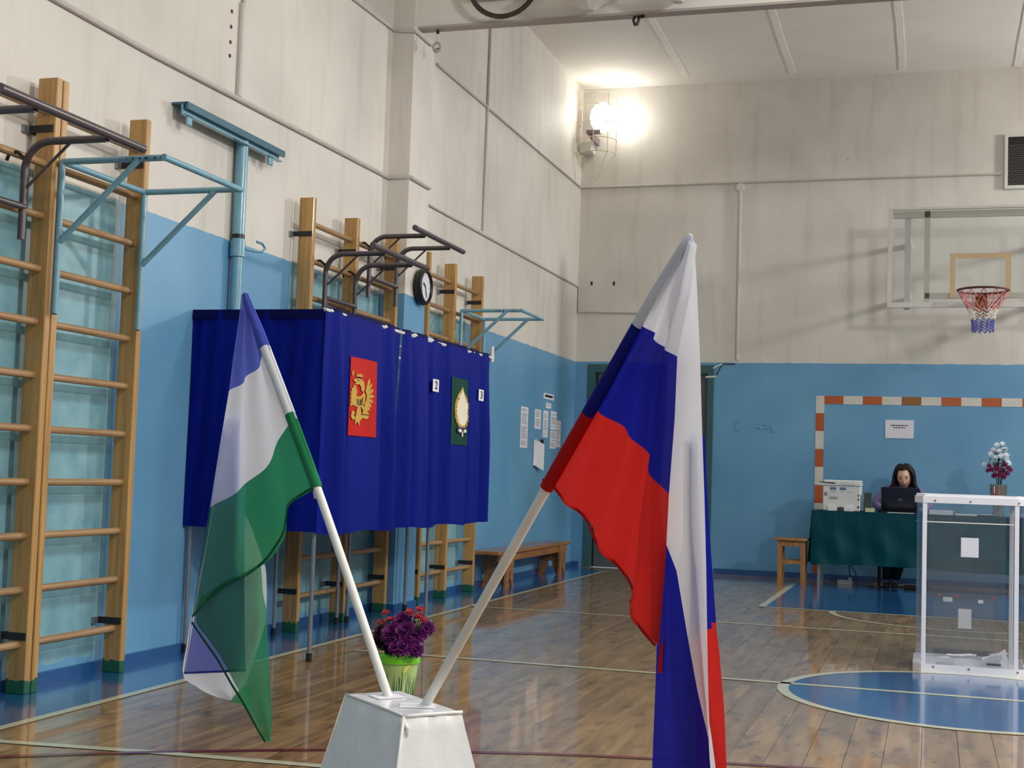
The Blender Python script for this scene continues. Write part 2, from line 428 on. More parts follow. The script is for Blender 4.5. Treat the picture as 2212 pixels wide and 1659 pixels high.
def curve_pts(pts, n):
    """resample a polyline smoothly (Catmull-Rom, by arc length)"""
    P = [Vector(p) for p in pts]
    if len(P) == 2: return [P[0].lerp(P[1], i/(n-1)) for i in range(n)]
    dense = []
    for i in range(len(P)-1):
        a = P[max(i-1, 0)]; b_ = P[i]; c = P[i+1]; d = P[min(i+2, len(P)-1)]
        for k in range(12):
            t = k/12
            dense.append(.5*((2*b_) + (c-a)*t + (2*a-5*b_+4*c-d)*t*t + (3*b_-a-3*c+d)*t**3))
    dense.append(P[-1])
    L = [0]
    for i in range(1, len(dense)): L.append(L[-1] + (dense[i]-dense[i-1]).length)
    out = []; j = 0
    for i in range(n):
        s_ = L[-1]*i/(n-1)
        while j < len(L)-2 and L[j+1] < s_: j += 1
        t = (s_-L[j])/max(1e-9, L[j+1]-L[j]); out.append(dense[j].lerp(dense[j+1], max(0, min(1, t))))
    return out
def text_part(txt, size, fn, mat, parent, name, weight=.0, sx=1, label=None):
    """flat lettering turned into a thin mesh; fn(u, v, d) places it"""
    cu = bpy.data.curves.new('t', 'FONT'); cu.body = txt; cu.size = size; cu.align_x = 'CENTER'; cu.align_y = 'CENTER'
    cu.offset = weight; cu.resolution_u = 3
    t = bpy.data.objects.new('t', cu); COL.objects.link(t)
    me = bpy.data.meshes.new_from_object(t.evaluated_get(bpy.context.evaluated_depsgraph_get()))
    b = MB(); b.add([fn(v.co.x*sx, v.co.y, 0) for v in me.vertices], [tuple(p.vertices) for p in me.polygons])
    bpy.data.objects.remove(t); bpy.data.curves.remove(cu); bpy.data.meshes.remove(me)
    return b.build(name, mat, parent, label=label)

# ================================================================ STRUCTURE
XL, XR, YB, YN, ZC = -3.89, 4.62, 15.0, -4.0, 5.46
# floor: dark bed with separate boards running along the hall
fb = MB().box((XL, YN, -.08), (XR, YB, -.022)); floor = fb.build('floor', 'subfloor', kind='structure', origin=(0, 0, 0))
bw = .138; x = XL; rest = MB(); k = 0
while x < XR-.01:
    x1 = min(x+bw, XR); y = 3.3 - random.random()*1.2
    if x < 1.45:
        rest.box((x+.0012, YN, -.021), (x1-.0012, y-.002, 0))
        while y < YB-.01:
            y1 = min(y+random.uniform(1.4, 3.2), YB)
            if YB-y1 < .7: y1 = YB
            dz = random.uniform(-.0003, 0)
            b = MB(); xa, xb_ = x+.0008, x1-.0008; ya, yb_ = y+.0008, y1-.0008; e = .0006
            b.add([(xa, ya, -.021), (xb_, ya, -.021), (xb_, yb_, -.021), (xa, yb_, -.021),
                   (xa, ya, dz-e), (xb_, ya, dz-e), (xb_, yb_, dz-e), (xa, yb_, dz-e),
                   (xa+e, ya+e, dz), (xb_-e, ya+e, dz), (xb_-e, yb_-e, dz), (xa+e, yb_-e, dz)],
                  [(3, 2, 1, 0), (0, 1, 5, 4), (1, 2, 6, 5), (2, 3, 7, 6), (3, 0, 4, 7), (4, 5, 9, 8), (5, 6, 10, 9), (6, 7, 11, 10), (7, 4, 8, 11), (8, 9, 10, 11)])
            b.build('floor_board', 'plank', floor); k += 1
            y = y1
    else:
        while y > YN: y -= 2.2
        while y < YB:
            y1 = min(y+2.2, YB); rest.box((x+.0012, max(y, YN), -.021), (x1-.0012, y1-.002, 0)); y = y1
    x = x1
rest.build('floor_board', 'plank', floor, kind='stuff')

# left wall in one piece (its recess ends at the pilaster) plus pilaster, back, right, near walls, ceiling
MB().box((XL-.2, YN, -.08), (XL, YB+.2, ZC)).build('wall_left', 'wall_left', kind='structure', origin=(XL, 0, 0))
MB().box((XL-.001, 9.28, 0), (-3.72, 9.70, ZC)).build('trim_1', 'wall', kind='structure', label='wall pilaster carrying the ceiling beam')
DX0, DX1, DZ = -3.74, -2.31, 2.285
wb = MB()
wb.box((XL, YB, -.08), (DX0, YB+.2, ZC)); wb.box((DX1, YB, -.08), (XR+.2, YB+.2, ZC)); wb.box((DX0, YB, DZ), (DX1, YB+.2, ZC))
wb.build('wall_back', 'wall', kind='structure', origin=(0, YB, 0))
MB().box((XR, YN, -.08), (XR+.2, YB, ZC)).build('wall_right', 'wall', kind='structure', origin=(XR, 0, 0))
MB().box((XL, YN-.2, -.08), (XR, YN, ZC)).build('wall_near', 'wall', kind='structure', origin=(0, YN, 0))
ceil = MB().box((XL, YN, ZC), (XR, YB, ZC+.2)).build('ceiling', 'ceiling', kind='structure', origin=(0, 0, ZC))
for i, sx_ in enumerate((-2.65, -1.50, -.35, .80)):
    n = 14; L_ = [(sx_-.03-.012*random.random(), 10.2+i*.1+j*.345, ZC-.006) for j in range(n)]; R_ = [(sx_+.03+.012*random.random(), p[1], ZC-.006) for p in L_]
    b = MB(); b.grid([L_, R_]); b.grid([[(p[0], p[1], ZC+.001) for p in L_], L_]); b.grid([R_, [(p[0], p[1], ZC+.001) for p in R_]])
    b.build('slab_seam', 'plaster', ceil)
# beam across the hall with its bottom flange
bm_ = thing('trim_2', (0, 9.44, 4.33), None, None, kind='structure')
part('beam_web', 'ceiling', bm_, lambda b: b.box((-3.72, 9.365, 4.340), (XR, 9.44, ZC)))
part('beam_flange', 'beam', bm_, lambda b: b.box((-3.72, 9.345, 4.322), (XR, 9.445, 4.340)))
# baseboards
MB().box((XL, YN, 0), (XL+.018, 9.28, .05)).box((XL, 9.68, 0), (XL+.018, YB, .05)).box((-3.72, 9.26, 0), (-3.702, 9.70, .05)).box((XL, 9.262, 0), (-3.72, 9.28, .05)).build('baseboard_left', 'baseboard', kind='structure')
MB().box((XL+.018, YB-.018, 0), (DX0-.05, YB, .06)).box((DX1+.05, YB-.018, 0), (XR, YB, .06)).build('baseboard_back', 'baseboard', kind='structure')
# door, double leaf, mostly hidden by the flag
dr = thing('door_1', ((DX0+DX1)/2, YB, 0), None, None, kind='structure')
part('door_frame', 'door_frame', dr, lambda b: b.box((DX0, YB-.02, 0), (DX0+.085, YB+.16, DZ)).box((DX1-.065, YB-.02, 0), (DX1, YB+.16, DZ)).box((DX0+.085, YB-.02, DZ-.09), (DX1-.065, YB+.16, DZ)))
xm = (DX0+DX1)/2+.01
for a, c in ((DX0+.09, xm-.004), (xm+.004, DX1-.07)):
    lf = part('door_leaf', 'door', dr, lambda b: b.box((a, YB+.06, .006), (c, YB+.10, DZ-.095)))
    mt = 'door' if a < xm-.3 else 'door_glass'
    for z0, z1 in ((.15, .95), (1.10, 2.08)):
        part('door_panel', mt if z0 > 1 else 'door', lf, lambda b: b.box((a+.09, YB+.048, z0), (c-.09, YB+.062, z1), bev=.006))
    part('door_edge', 'black_metal', lf, lambda b: b.box((a, YB+.052, .006), (a+.016, YB+.06, DZ-.095)))
part('door_handle', 'steel', dr, lambda b: b.tube([(xm-.06, YB+.06, 1.0), (xm-.06, YB+.02, 1.0), (xm-.16, YB+.02, 1.0)], .009))

# ---------------------------------------------------------------- painted floor areas and lines
PZ = .0016
def paint(pts_rows, mat, name, z=PZ, label=None):
    b = MB(); b.grid([[(x, y, z) for x, y in r] for r in pts_rows]); return b.build(name, mat, floor, label=label)
def pline(pts, w_, mat='line', z=.0026, name='painted_line', label=None):
    P = [Vector((x, y, 0)) for x, y in pts]; A = []; B_ = []
    for i, p in enumerate(P):
        t = (P[min(i+1, len(P)-1)] - P[max(i-1, 0)]).normalized(); n = Vector((-t.y, t.x, 0))*w_/2
        A.append((p.x+n.x, p.y+n.y)); B_.append((p.x-n.x, p.y-n.y))
    return paint([A, B_], mat, name, z, label)
paint([[(XL+.018, YN), (XL+.018, 9.26)], [(-3.36, YN), (-3.36, 9.26)]], 'floor_blue', 'painted_area')
paint([[(-3.70, 9.26), (-3.70, 9.70)], [(-3.36, 9.26), (-3.36, 9.70)]], 'floor_blue', 'painted_area')
paint([[(XL+.018, 9.70), (XL+.018, 14.98)], [(-3.36, 9.70), (-3.36, 14.45)]], 'floor_blue', 'painted_area')
pline([(-3.36, YN), (-3.36, 14.45)], .05, label='cream sideline beside the blue strip')
pline([(-3.36, 14.45), (-3.0, 14.75), (-2.4, 14.75)], .04)
pline([(-3.36, 9.96), (3.9, 9.90)], .05)
pline([(-3.10, 7.19), (3.9, 7.14)], .05, label='cream line running through the centre circle')
pline([(XL+.05, 4.15), (-3.2, 4.246), (-2.6, 4.325), (-1.98, 4.375), (-1.0, 4.42), (.5, 4.43), (4.5, 4.43)], .05, label='cream line nearest the camera')
red = [(-3.3, 3.84), (-3.04, 4.03), (-2.63, 4.317), (-2.09, 4.63), (-1.58, 4.833), (-1.31, 4.93), (-.98, 5.005), (-.70, 5.05), (-.41, 5.10), (0, 5.13), (.6, 5.12), (1.3, 5.0), (2.4, 4.5), (3.3, 3.7), (3.9, 2.6)]
pline([(p.x, p.y) for p in curve_pts([(a, c, 0) for a, c in red], 40)], .035, 'red_line', .0030, label='thin dark red curved line')
cx_, cy_, cr = .20, 7.10, .93
paint([[(cx_, cy_)]*65, [(cx_+(cr-.03)*math.cos(2*PI*i/64), cy_+(cr-.03)*math.sin(2*PI*i/64)) for i in range(65)]], 'floor_blue', 'painted_disc')
pline([(cx_+(cr-.025)*math.cos(2*PI*i/64), cy_+(cr-.025)*math.sin(2*PI*i/64)) for i in range(65)], .055, name='painted_circle', label='cream ring round the blue centre circle')
# goal area in front of the desk
paint([[(-1.30, 11.40), (-1.30, 14.15)], [(1.7, 11.40), (1.7, 14.15)]], 'floor_blue', 'painted_area')
pline([(-1.32, 14.2), (-1.32, 11.36)], .06); pline([(-1.34, 11.36), (1.75, 11.36)], .05)
pline([(.25+1.0*math.cos(math.radians(a)), 11.33+.95*math.sin(math.radians(a))) for a in range(-180, 1, 6)], .05, name='painted_arc')

# ================================================================ WALL BARS
POST_T, X0P, X1P, ZT = .042, -3.842, -3.742, 2.722
RZ = [2.568-.2355*i for i in range(11)]
def wall_bars(name, posts, label, brackets=(2.49, .25), zt=ZT):
    t = thing(name, ((X0P+X1P)/2, sum(posts)/len(posts), 0), label, 'wall bars', 'wooden wall bars along the left wall')
    for y in posts:
        part('post', 'post', t, lambda b: b.box((X0P, y-POST_T/2, 0), (X1P, y+POST_T/2, zt), bev=.004))
        for z in brackets:
            part('bracket', 'black_metal', t, lambda b: b.box((-3.872, y-POST_T/2-.006, z-.016), (X1P-.006, y-POST_T/2-.0005, z+.016)))
            part('fixing_plate', 'steel', t, lambda b: b.box((XL+.0005, y-.06, z-.018), (-3.872, y-POST_T/2-.001, z+.014)))
    for a, c in zip(posts[:-1], posts[1:]):
        for z in RZ:
            r = .0175
            part('rung', 'rung', t, lambda b: b.tube([(-3.79, a+.012, z), (-3.79, c-.012, z)], r, 10), smooth=True)
    return t
wall_bars('wall_bars', [4.40, 5.122], 'varnished wooden wall bars cut off by the left edge of the photo')
wall_bars('wall_bars', [5.172, 5.85], 'varnished wooden wall bars beside the blue strut frame at the left')
wall_bars('wall_bars', [7.77, 8.46, 9.19], 'double wooden wall bars rising behind the navy voting booth, under two dark pull-up bars')
wall_bars('wall_bars', [9.86, 10.46, 11.16], 'farthest wooden wall bars, beside the round clock and the bench')

# dark pull-up bars hooked on the rungs
def pullup(y0, y1, zt, label, bx=-3.30, ex=.24):
    t = thing('pull_up_bar', (-3.72, (y0+y1)/2, zt-.4), label, 'pull-up bar', 'dark steel pull-up bars hooked on the wall bars')
    for y in (y0, y1):
        pts = [(-3.72, y, zt-.42), (-3.72, y, zt-.12)] + [(-3.72+.12-.12*math.cos(math.radians(a)), y, zt-.12+.12*math.sin(math.radians(a))) for a in range(10, 91, 10)] + [(bx-.02, y, zt)]
        part('arm', 'dark_steel', t, lambda b: b.tube(pts, .0165, 10), smooth=True)
        part('brace', 'dark_steel', t, lambda b: b.tube([(-3.71, y, zt-.2), (-3.50, y, zt-.01)], .007, 8), smooth=True)
        part('hook', 'black_metal', t, lambda b: b.tube([(-3.725, y, zt-.07), (-3.76, y, zt-.04), (-3.80, y, zt-.04), (-3.815, y, zt-.075)], .008, 8), smooth=True)
    part('grip_bar', 'dark_steel', t, lambda b: b.tube([(bx, y0-ex, zt+.012), (bx, y1+ex, zt+.012)], .0195, 12), smooth=True)
    part('cross_bar', 'dark_steel', t, lambda b: b.tube([(-3.715, y0, zt-.28), (-3.715, y1, zt-.28)], .015, 10), smooth=True)
    return t
pullup(4.40, 4.88, 2.372, 'dark steel pull-up bar hooked on the wall bars at the far left edge')
pullup(7.915, 8.39, 2.385, 'lower of the two dark steel pull-up bars above the voting booth')
pullup(8.61, 9.11, 2.620, 'upper of the two dark steel pull-up bars above the voting booth, next to the pilaster')

# pale blue strut frames
def strut_frame(y0, y1, z, label):
    t = thing('strut_frame', (-3.72, (y0+y1)/2, z-.68), label, 'frame', 'pale blue tube frames hung on the wall bars'); r = .0145
    part('back_tube', 'blue_tube', t, lambda b: b.tube([(-3.715, y0, z), (-3.715, y1, z)], r, 10), smooth=True)
    part('front_tube', 'blue_tube', t, lambda b: b.tube([(-3.195, y0-.015, z), (-3.195, y1+.015, z)], r, 10), smooth=True)
    for y in (y0, y1):
        part('side_tube', 'blue_tube', t, lambda b: b.tube([(-3.715, y, z), (-3.195, y, z)], r, 10), smooth=True)
        part('upright', 'blue_tube', t, lambda b: b.tube([(-3.715, y, z), (-3.715, y, z-.68)], r, 10), smooth=True)
        part('brace', 'blue_tube', t, lambda b: b.tube([(-3.325, y, z-.003), (-3.715, y, z-.365)], r*.95, 10), smooth=True)
        part('end_cap', 'black_metal', t, lambda b: b.tube([(-3.715, y, z-.68), (-3.715, y, z-.684)], r*.8, 10))
    for k in range(7):
        part('paint_chip', 'black_metal', t, lambda b: b.box((-3.42+.035*k+random.uniform(-.01, .01), y0-.0165, z-.006+random.uniform(-.005, .008)), (-3.415+.035*k, y0-.0135, z+.002)))
    return t
strut_frame(5.132, 5.795, 2.345, 'pale blue tube strut frame hanging on the nearest wall bars')
strut_frame(10.54, 11.14, 2.345, 'pale blue tube strut frame hanging on the farthest wall bars')

# T-shaped post for the volleyball net
t = thing('net_post', (-3.845, 6.985, 0), 'pale blue T-shaped steel post on the wall above the booth', 'post')
part('pole', 'blue_tube', t, lambda b: b.tube([(-3.845, 6.985, 0), (-3.845, 6.985, 2.30)], .033, 16), smooth=True)
part('upper_pole', 'blue_tube', t, lambda b: b.tube([(-3.845, 6.985, 2.30), (-3.845, 6.985, 2.93)], .036, 16), smooth=True)
part('collar', 'blue_tube', t, lambda b: b.tube([(-3.845, 6.985, 2.22), (-3.845, 6.985, 2.31)], .044, 16), smooth=True)
part('rubber_ring', 'black_metal', t, lambda b: b.tube([(-3.845, 6.985, 2.325), (-3.845, 6.985, 2.35)], .0375, 16), smooth=True)
part('hook', 'blue_tube', t, lambda b: b.tube([(-3.81, 7.01, 2.27), (-3.78, 7.06, 2.265), (-3.76, 7.12, 2.27), (-3.755, 7.15, 2.295), (-3.765, 7.13, 2.32), (-3.78, 7.09, 2.325)], .008, 8), smooth=True)
part('cross_flange', 'teal_metal', t, lambda b: b.box((-3.888, 6.28, 2.925), (-3.80, 7.42, 2.937)).box((-3.806, 6.28, 2.90), (-3.79, 7.42, 2.937)))
part('cross_web', 'blue_tube', t, lambda b: b.box((-3.830, 6.28, 2.868), (-3.82, 7.40, 2.925)).box((-3.82, 6.28, 2.868), (-3.795, 7.40, 2.874)))
for y in (6.31, 7.25):
    part('lug', 'blue_tube', t, lambda b: b.box((-3.82, y, 2.82), (-3.805, y+.05, 2.87), bev=.004))

# conduits fixed to the walls
def conduit(pts, label, r=.012, name='conduit', mat='conduit'):
    b = MB(); b.tube(pts, r, 8); return b.build(name, mat, smooth=True, label=label, cat='conduit', group='surface-mounted conduits')
xw = XL+.012
conduit([(xw, 4.7, 3.135), (xw, 6.06, 3.13), (xw, 9.27, 3.185), (-3.75, 9.27, 3.185), (-3.708, 9.29, 3.185), (-3.708, 9.68, 3.185)], 'lower conduit crossing the near left wall and wrapping the pilaster', .016)
conduit([(xw, 9.70, 3.15), (xw, 14.985, 3.17)], 'lower conduit on the left wall beyond the pilaster')
conduit([(xw, 7.9, 4.26), (xw, 9.268, 4.30), (-3.708, 9.268, 4.28), (-3.708, 9.62, 4.28)], 'upper conduit meeting the pilaster at the top of the photo')
conduit([(xw, 10.2, 4.32), (xw, 14.985, 4.315)], 'upper conduit on the left wall running to the far corner')
conduit([(xw, 6.985, 3.70), (xw, 6.985, 5.4)], 'vertical conduit above the T-shaped post')
conduit([(xw-.002, 6.97, 3.16), (xw-.002, 6.97, 3.71)], 'short wide conduit sleeve above the T-shaped post', .018)
conduit([(xw, 11.5, 3.19), (xw, 11.53, 5.45)], 'vertical conduit on the left wall beyond the pilaster', .014)
yb = YB-.012
conduit([(-3.875, yb, 4.315), (.66, yb, 4.325)], 'long horizontal conduit across the back wall')
conduit([(-3.875, yb, 3.17), (-3.875, yb, 2.885), (-3.0, yb, 2.865)], 'short conduit low in the far corner, behind the red flag tip')
conduit([(-2.064, yb, 4.22), (-2.06, yb, 2.345)], 'vertical pipe on the back wall right of the flag', .018)
b = MB(); b.lathe([(0, -.02), (.045, -.016), (.05, 0), (.045, .012), (0, .02)], (-2.064, YB-.02, 4.262), 16, axis='Y'); b.build('junction_box', 'white_metal', smooth=True, label='round white junction box at the top of the vertical pipe', cat='junction box')
b = MB(); b.tube([(-2.08, YB-.01, 2.30), (-2.22, YB-.012, 2.30), (-2.29, YB-.012, 2.16)], .006, 6, 'black_metal'); b.tube([(-2.22, YB-.014, 2.30), (-2.32, YB-.02, 2.25)], .009, 6, 'white_metal'); b.tube([(-2.28, YB-.014, 2.16), (-2.40, YB-.02, 2.15)], .011, 6, 'white_metal')
b.build('loose_cable', smooth=True, label='loose cable ends dangling beside the top right of the door', cat='cable')
# rust flecks and nail stubs on the left wall
b = MB()
for z in (3.62, 3.53, 3.44, 3.36): b.box((XL, 6.86, z), (XL+.006, 6.875, z+.018))
b.build('nail_row', 'dark_print', label='row of rusty nail heads beside the vertical conduit', cat='nails')

# clock
t = thing('wall_clock', (-3.72, 9.56, 2.27), 'round wall clock with thick black rim on the pilaster', 'clock')
zc, yc = 2.405, 9.56
part('rim', 'black_metal', t, lambda b: b.lathe([(.0, 0), (.122, 0), (.136, .015), (.140, .038), (.133, .062), (.118, .07), (.109, .062), (.106, .045)], (-3.718, yc, zc), 32, axis='X'), smooth=True)
part('dial', 'paper', t, lambda b: b.lathe([(0, .045), (.108, .045), (.108, .050), (0, .051)], (-3.718, yc, zc), 32, axis='X'))
for a, l, w_ in ((60, .05, .007), (200, .08, .005)):
    ca, sa = math.cos(math.radians(a)), math.sin(math.radians(a))
    part('hand', 'black_ink', t, lambda b: b.poly([(-w_, 0), (w_, 0), (w_, l), (-w_, l)], lambda u, v, d: (-3.718+.053+d, yc+u*ca-v*sa, zc+u*sa+v*ca), .002))
for i in range(12):
    a = i*PI/6
    part('hour_mark', 'black_ink', t, lambda b: b.box((-3.667, yc+.092*math.sin(a)-.004, zc+.092*math.cos(a)-.004), (-3.6662, yc+.092*math.sin(a)+.004, zc+.092*math.cos(a)+.004)))
# the stick beside the clock is the third wall bars' own post

# bench
t = thing('bench', (-3.74, 12.7, 0), 'low varnished wooden gym bench along the left wall', 'bench')
part('seat', 'bench', t, lambda b: b.box((-3.87, 11.45, .30), (-3.61, 13.93, .333), bev=.006))
part('apron', 'bench', t, lambda b: b.box((-3.655, 11.55, .235), (-3.63, 13.85, .30)))
for y in (11.78, 13.62):
    out = [(-.125, 0), (-.07, 0), (-.045, .05), (-.02, .085), (-.028, .11), (-.02, .135), (0, .145), (.02, .135), (.028, .11), (.02, .085), (.045, .05), (.07, 0), (.125, 0), (.10, .12), (.12, .24), (.12, .30), (-.12, .30), (-.12, .24), (-.10, .12)]
    part('leg', 'bench', t, lambda b: b.poly(out, lambda u, v, d: (-3.745+u, y+d, v), .035))
    part('end_face', 'bench', t, lambda b: b.poly([(a*1.0, c) for a, c in out], lambda u, v, d: (-3.632+d, y+.017+u, v), .02))

# papers on the left wall: y0, y1, z0, z1
papers = [(13.70, 14.10, 1.795+.02, 1.875, 'small white strip with a dark printed heading, topmost of the wall papers'),
 (13.80, 14.0, 1.72, 1.775, 'tiny white note under the printed heading strip'),
 (12.90, 13.15, 1.28, 1.688, 'tall narrow white sheet, leftmost of the wall papers'),
 (13.39, 13.62, 1.487, 1.687, 'short white sheet, second from the left among the wall papers'),
 (13.71, 13.90, 1.41, 1.69, 'tall white sheet in the middle of the wall papers'),
 (14.0, 14.24, 1.50, 1.70, 'white sheet in the upper right of the wall papers'),
 (14.0, 14.24, 1.30, 1.49, 'white sheet in the lower right of the wall papers'),
 (14.26, 14.42, 1.32, 1.61, 'narrow white sheet at the far right of the wall papers')]
for i, (a, c, z0, z1, lb) in enumerate(papers):
    p = MB().box((XL+.0005, a, z0), (XL+.003, c, z1)).build('notice_sheet', 'paper', label=lb, cat='paper', group='papers taped to the left wall')
    if i == 0: part('print_line', 'black_ink', p, lambda b: b.box((XL+.003, a+.05, z0+.02), (XL+.0036, c-.05, z0+.045)))
    else:
        def lines(b):
            z = z1-.025
            while z > z0+.02:
                if random.random() < .85: b.box((XL+.003, a+.025, z), (XL+.0034, c-.02-random.random()*.06, z+.005))
                z -= .016
        part('print_lines', 'print', p, lines, kind='stuff')
p = thing('paper_holder', (XL+.03, 13.55, 1.05), 'hanging booklet and leaflets curling off the left wall below the other papers', 'paper')
part('cover_sheet', 'paper', p, lambda b: b.add([(XL+.004, 13.38, 1.36), (XL+.01, 13.44, 1.385), (XL+.01, 13.50, 1.365), (XL+.05, 13.62, 1.33), (XL+.06, 13.58, 1.06), (XL+.02, 13.38, 1.11), (XL+.006, 13.37, 1.11)], [(0, 1, 2, 3, 4, 5, 6)]))
part('leaflet', 'paper', p, lambda b: b.box((XL+.001, 13.66, 1.10), (XL+.004, 13.76, 1.36)))
part('dark_photo', 'black_ink', p, lambda b: b.box((XL+.004, 13.64, 1.34), (XL+.006, 13.74, 1.385)).box((XL+.004, 13.62, 1.10), (XL+.006, 13.68, 1.16)))

# ================================================================ VOTING BOOTH
bo = thing('voting_booth', (-3.49, 8.05, 0), 'navy curtained voting booth on thin steel legs along the left wall', 'voting booth')
BZ = 1.865
def leg(x, y, top):
    l = part('leg', 'steel', bo, lambda b: b.tube([(x, y, .03), (x, y, .85)], .0125, 10).tube([(x, y, .85), (x, y, top)], .010, 10), smooth=True)
    part('foot_cap', 'black_metal', l, lambda b: b.tube([(x, y, 0), (x, y, .045)], .0165, 10))
for x, y in ((-3.13, 6.65), (-3.86, 6.63), (-3.16, 8.46), (-3.80, 7.56), (-3.72, 8.30), (-3.70, 8.42), (-3.66, 9.36)): leg(x, y, BZ)
part('gap_rod', 'steel', bo, lambda b: b.tube([(-3.13, 7.70, .72), (-3.13, 7.70, BZ)], .009, 8), smooth=True)
part('front_rail', 'white_metal', bo, lambda b: b.tube([(-3.10, 6.60, BZ), (-3.10, 8.1, BZ-.008), (-3.10, 9.52, BZ)], .011, 8), smooth=True)
part('side_rail', 'white_metal', bo, lambda b: b.tube([(-3.87, 6.63, BZ-.03), (-3.10, 6.65, BZ-.01)], .010, 8), smooth=True)
part('back_rail', 'white_metal', bo, lambda b: b.tube([(-3.85, 6.64, BZ-.04), (-3.80, 7.56, BZ-.04), (-3.70, 8.42, BZ-.04), (-3.66, 9.36, BZ-.04)], .010, 8))
for y0_, y1_ in ((7.56, 7.56), (8.46, 8.46), (9.36, 9.5)):
    part('divider_rail', 'white_metal', bo, lambda b: b.tube([(-3.70, y0_, BZ-.03), (-3.10, y1_, BZ-.01)], .009, 8))
part('end_cap', 'white_metal', bo, lambda b: b.tube([(-3.10, 9.50, BZ-.03), (-3.10, 9.50, BZ+.085)], .014, 8), smooth=True)
for y in (6.72, 6.98, 7.25, 7.48, 7.95, 8.2, 8.62, 8.85, 9.1, 9.32):
    part('rail_sleeve', 'white_plastic', bo, lambda b: b.tube([(-3.10, y-.05, BZ), (-3.10, y+.05, BZ)], .0145, 8), smooth=True)
def cx(y, z):
    """fold profile of the front curtain"""
    f = .030*math.sin(2*PI*y/.26+1.1+.5*z) + .016*math.sin(2*PI*y/.15+.9*z) + .016*math.sin(2*PI*y/.62+2.0)
    k = .35 + .65*min(1, max(0, (1.85-z)/.6))
    x = -3.085 + f*k
    for c0, wd in ((7.07, .17), (8.72, .19)):                       # the stiff emblem panels bulge a little
        g = math.exp(-((y-c0)/wd)**4); x = x*(1-g) + g*(-3.066 + .0025*math.sin((y-c0)*18) + .012*(1.85-z))
    if y > 9.38: x -= ((y-9.38)/.17)**2*.09
    return x
def curtain(y0, y1, zl, zt_, name, mat, dx=0, ny=60, nz=14, lab=None, taper=0.0, par=bo, skew=0):
    rows = []
    for i in range(nz+1):
        t_ = i/nz; row = []
        for j in range(ny+1):
            y = y0 + (y1-y0)*j/ny + skew*(1-t_)*(1-j/ny)
            z = zt_ + (zl-zt_)*t_
            if t_ == 1: z += .008*math.sin(y*9)
            row.append((cx(y, z)+dx, y, z))
        rows.append(row)
    b = MB(); b.grid(rows); return b.build(name, mat, par, 'all', label=lab)
curtain(6.60, 7.685, .672, BZ-.005, 'curtain', 'navy', ny=90)
curtain(7.715, 9.56, .668, BZ-.004, 'curtain', 'navy', ny=150)
curtain(7.58, 7.80, .675, 1.15, 'curtain', 'navy', dx=-.03, ny=16)
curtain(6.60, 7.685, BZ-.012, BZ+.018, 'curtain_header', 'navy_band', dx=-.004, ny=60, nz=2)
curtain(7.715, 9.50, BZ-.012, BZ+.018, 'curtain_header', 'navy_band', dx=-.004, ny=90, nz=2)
b = MB(); rows = []
for i in range(13):
    z = BZ-.002 - (BZ-.685)*i/12
    rows.append([(-3.885+.79*j/40, 6.60 + .006*math.sin(j*.5)+.004*math.sin(j*1.3+i*.4) - .03*math.sin(PI*j/40)*(i/12), z) for j in range(41)])
b.grid(rows).build('side_curtain', 'navy', bo, 'all')
part('side_curtain_band', 'navy_band', bo, lambda b: b.box((-3.885, 6.592, BZ-.05), (-3.10, 6.596, BZ)))
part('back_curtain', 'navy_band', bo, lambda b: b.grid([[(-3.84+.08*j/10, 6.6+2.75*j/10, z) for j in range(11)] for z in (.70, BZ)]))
# emblem panels sewn to the curtain: (u,v) in 0..1 across / down
def panel(y0, y1, z0, z1, mat, lab):
    rows = []
    for i in range(13):
        z = z1-(z1-z0)*i/12; rows.append([(cx(y0+(y1-y0)*j/14, z)+.006, y0+(y1-y0)*j/14, z) for j in range(15)])
    b = MB(); b.grid(rows); p = b.build('emblem_panel', mat, bo, 'all', label=lab)
    def fn(u, v, d):
        y = y0+(y1-y0)*u; z = z1-(z1-z0)*v; return (cx(y, z)+.009+d, y, z)
    return p, fn
pr_, fr = panel(6.905, 7.265, 1.205, 1.64, 'emblem_red', 'red panel with the golden eagle emblem')
def shape(par, fn, name, mat, polys, d=0, lab=None):
    b = MB()
    for pts in polys: b.poly(pts, lambda u, v, dd: fn(u, v, dd+d), .002)
    return b.build(name, mat, par, label=lab)
feathers = []
for k in range(8):                                                   # right wing: long feathers fanning out
    a = math.radians(-72+21*k); L_ = .44-.018*k; bx, by = .50-.004*k, .44+.016*k
    ca, sa = math.cos(a), math.sin(a)
    P = lambda l, o: (bx+(l*ca-o*sa)*.95, by+(l*sa+o*ca)*.48)
    feathers.append([P(.04, -.035), P(L_*.8, -.05), P(L_, 0), P(L_*.8, .05), P(.04, .035)])
for k in range(6):                                                   # inner left wing, cut by the fold
    a = math.radians(250-20*k); bx, by = .17, .46+.02*k; ca, sa = math.cos(a), math.sin(a)
    P = lambda l, o: (max(.01, bx+(l*ca-o*sa)*.8), by+(l*sa+o*ca)*.42)
    feathers.append([P(.02, -.04), P(.22, -.05), P(.28, 0), P(.22, .05), P(.02, .04)])
shape(pr_, fr, 'eagle_wings', 'gold', feathers)
head = [(.06, .30), (.10, .275), (.20, .262), (.34, .27), (.42, .31), (.44, .37), (.41, .43), (.33, .42), (.31, .37), (.25, .335), (.19, .345), (.10, .345), (.15, .32)]
body = [(.03, .40), (.10, .42), (.14, .47), (.22, .50), (.33, .48), (.41, .43), (.47, .46), (.46, .55), (.36, .62), (.28, .64), (.12, .62), (.03, .60)]
crown = [(.15, .25), (.16, .205), (.22, .22), (.26, .19), (.30, .22), (.36, .205), (.36, .25)]
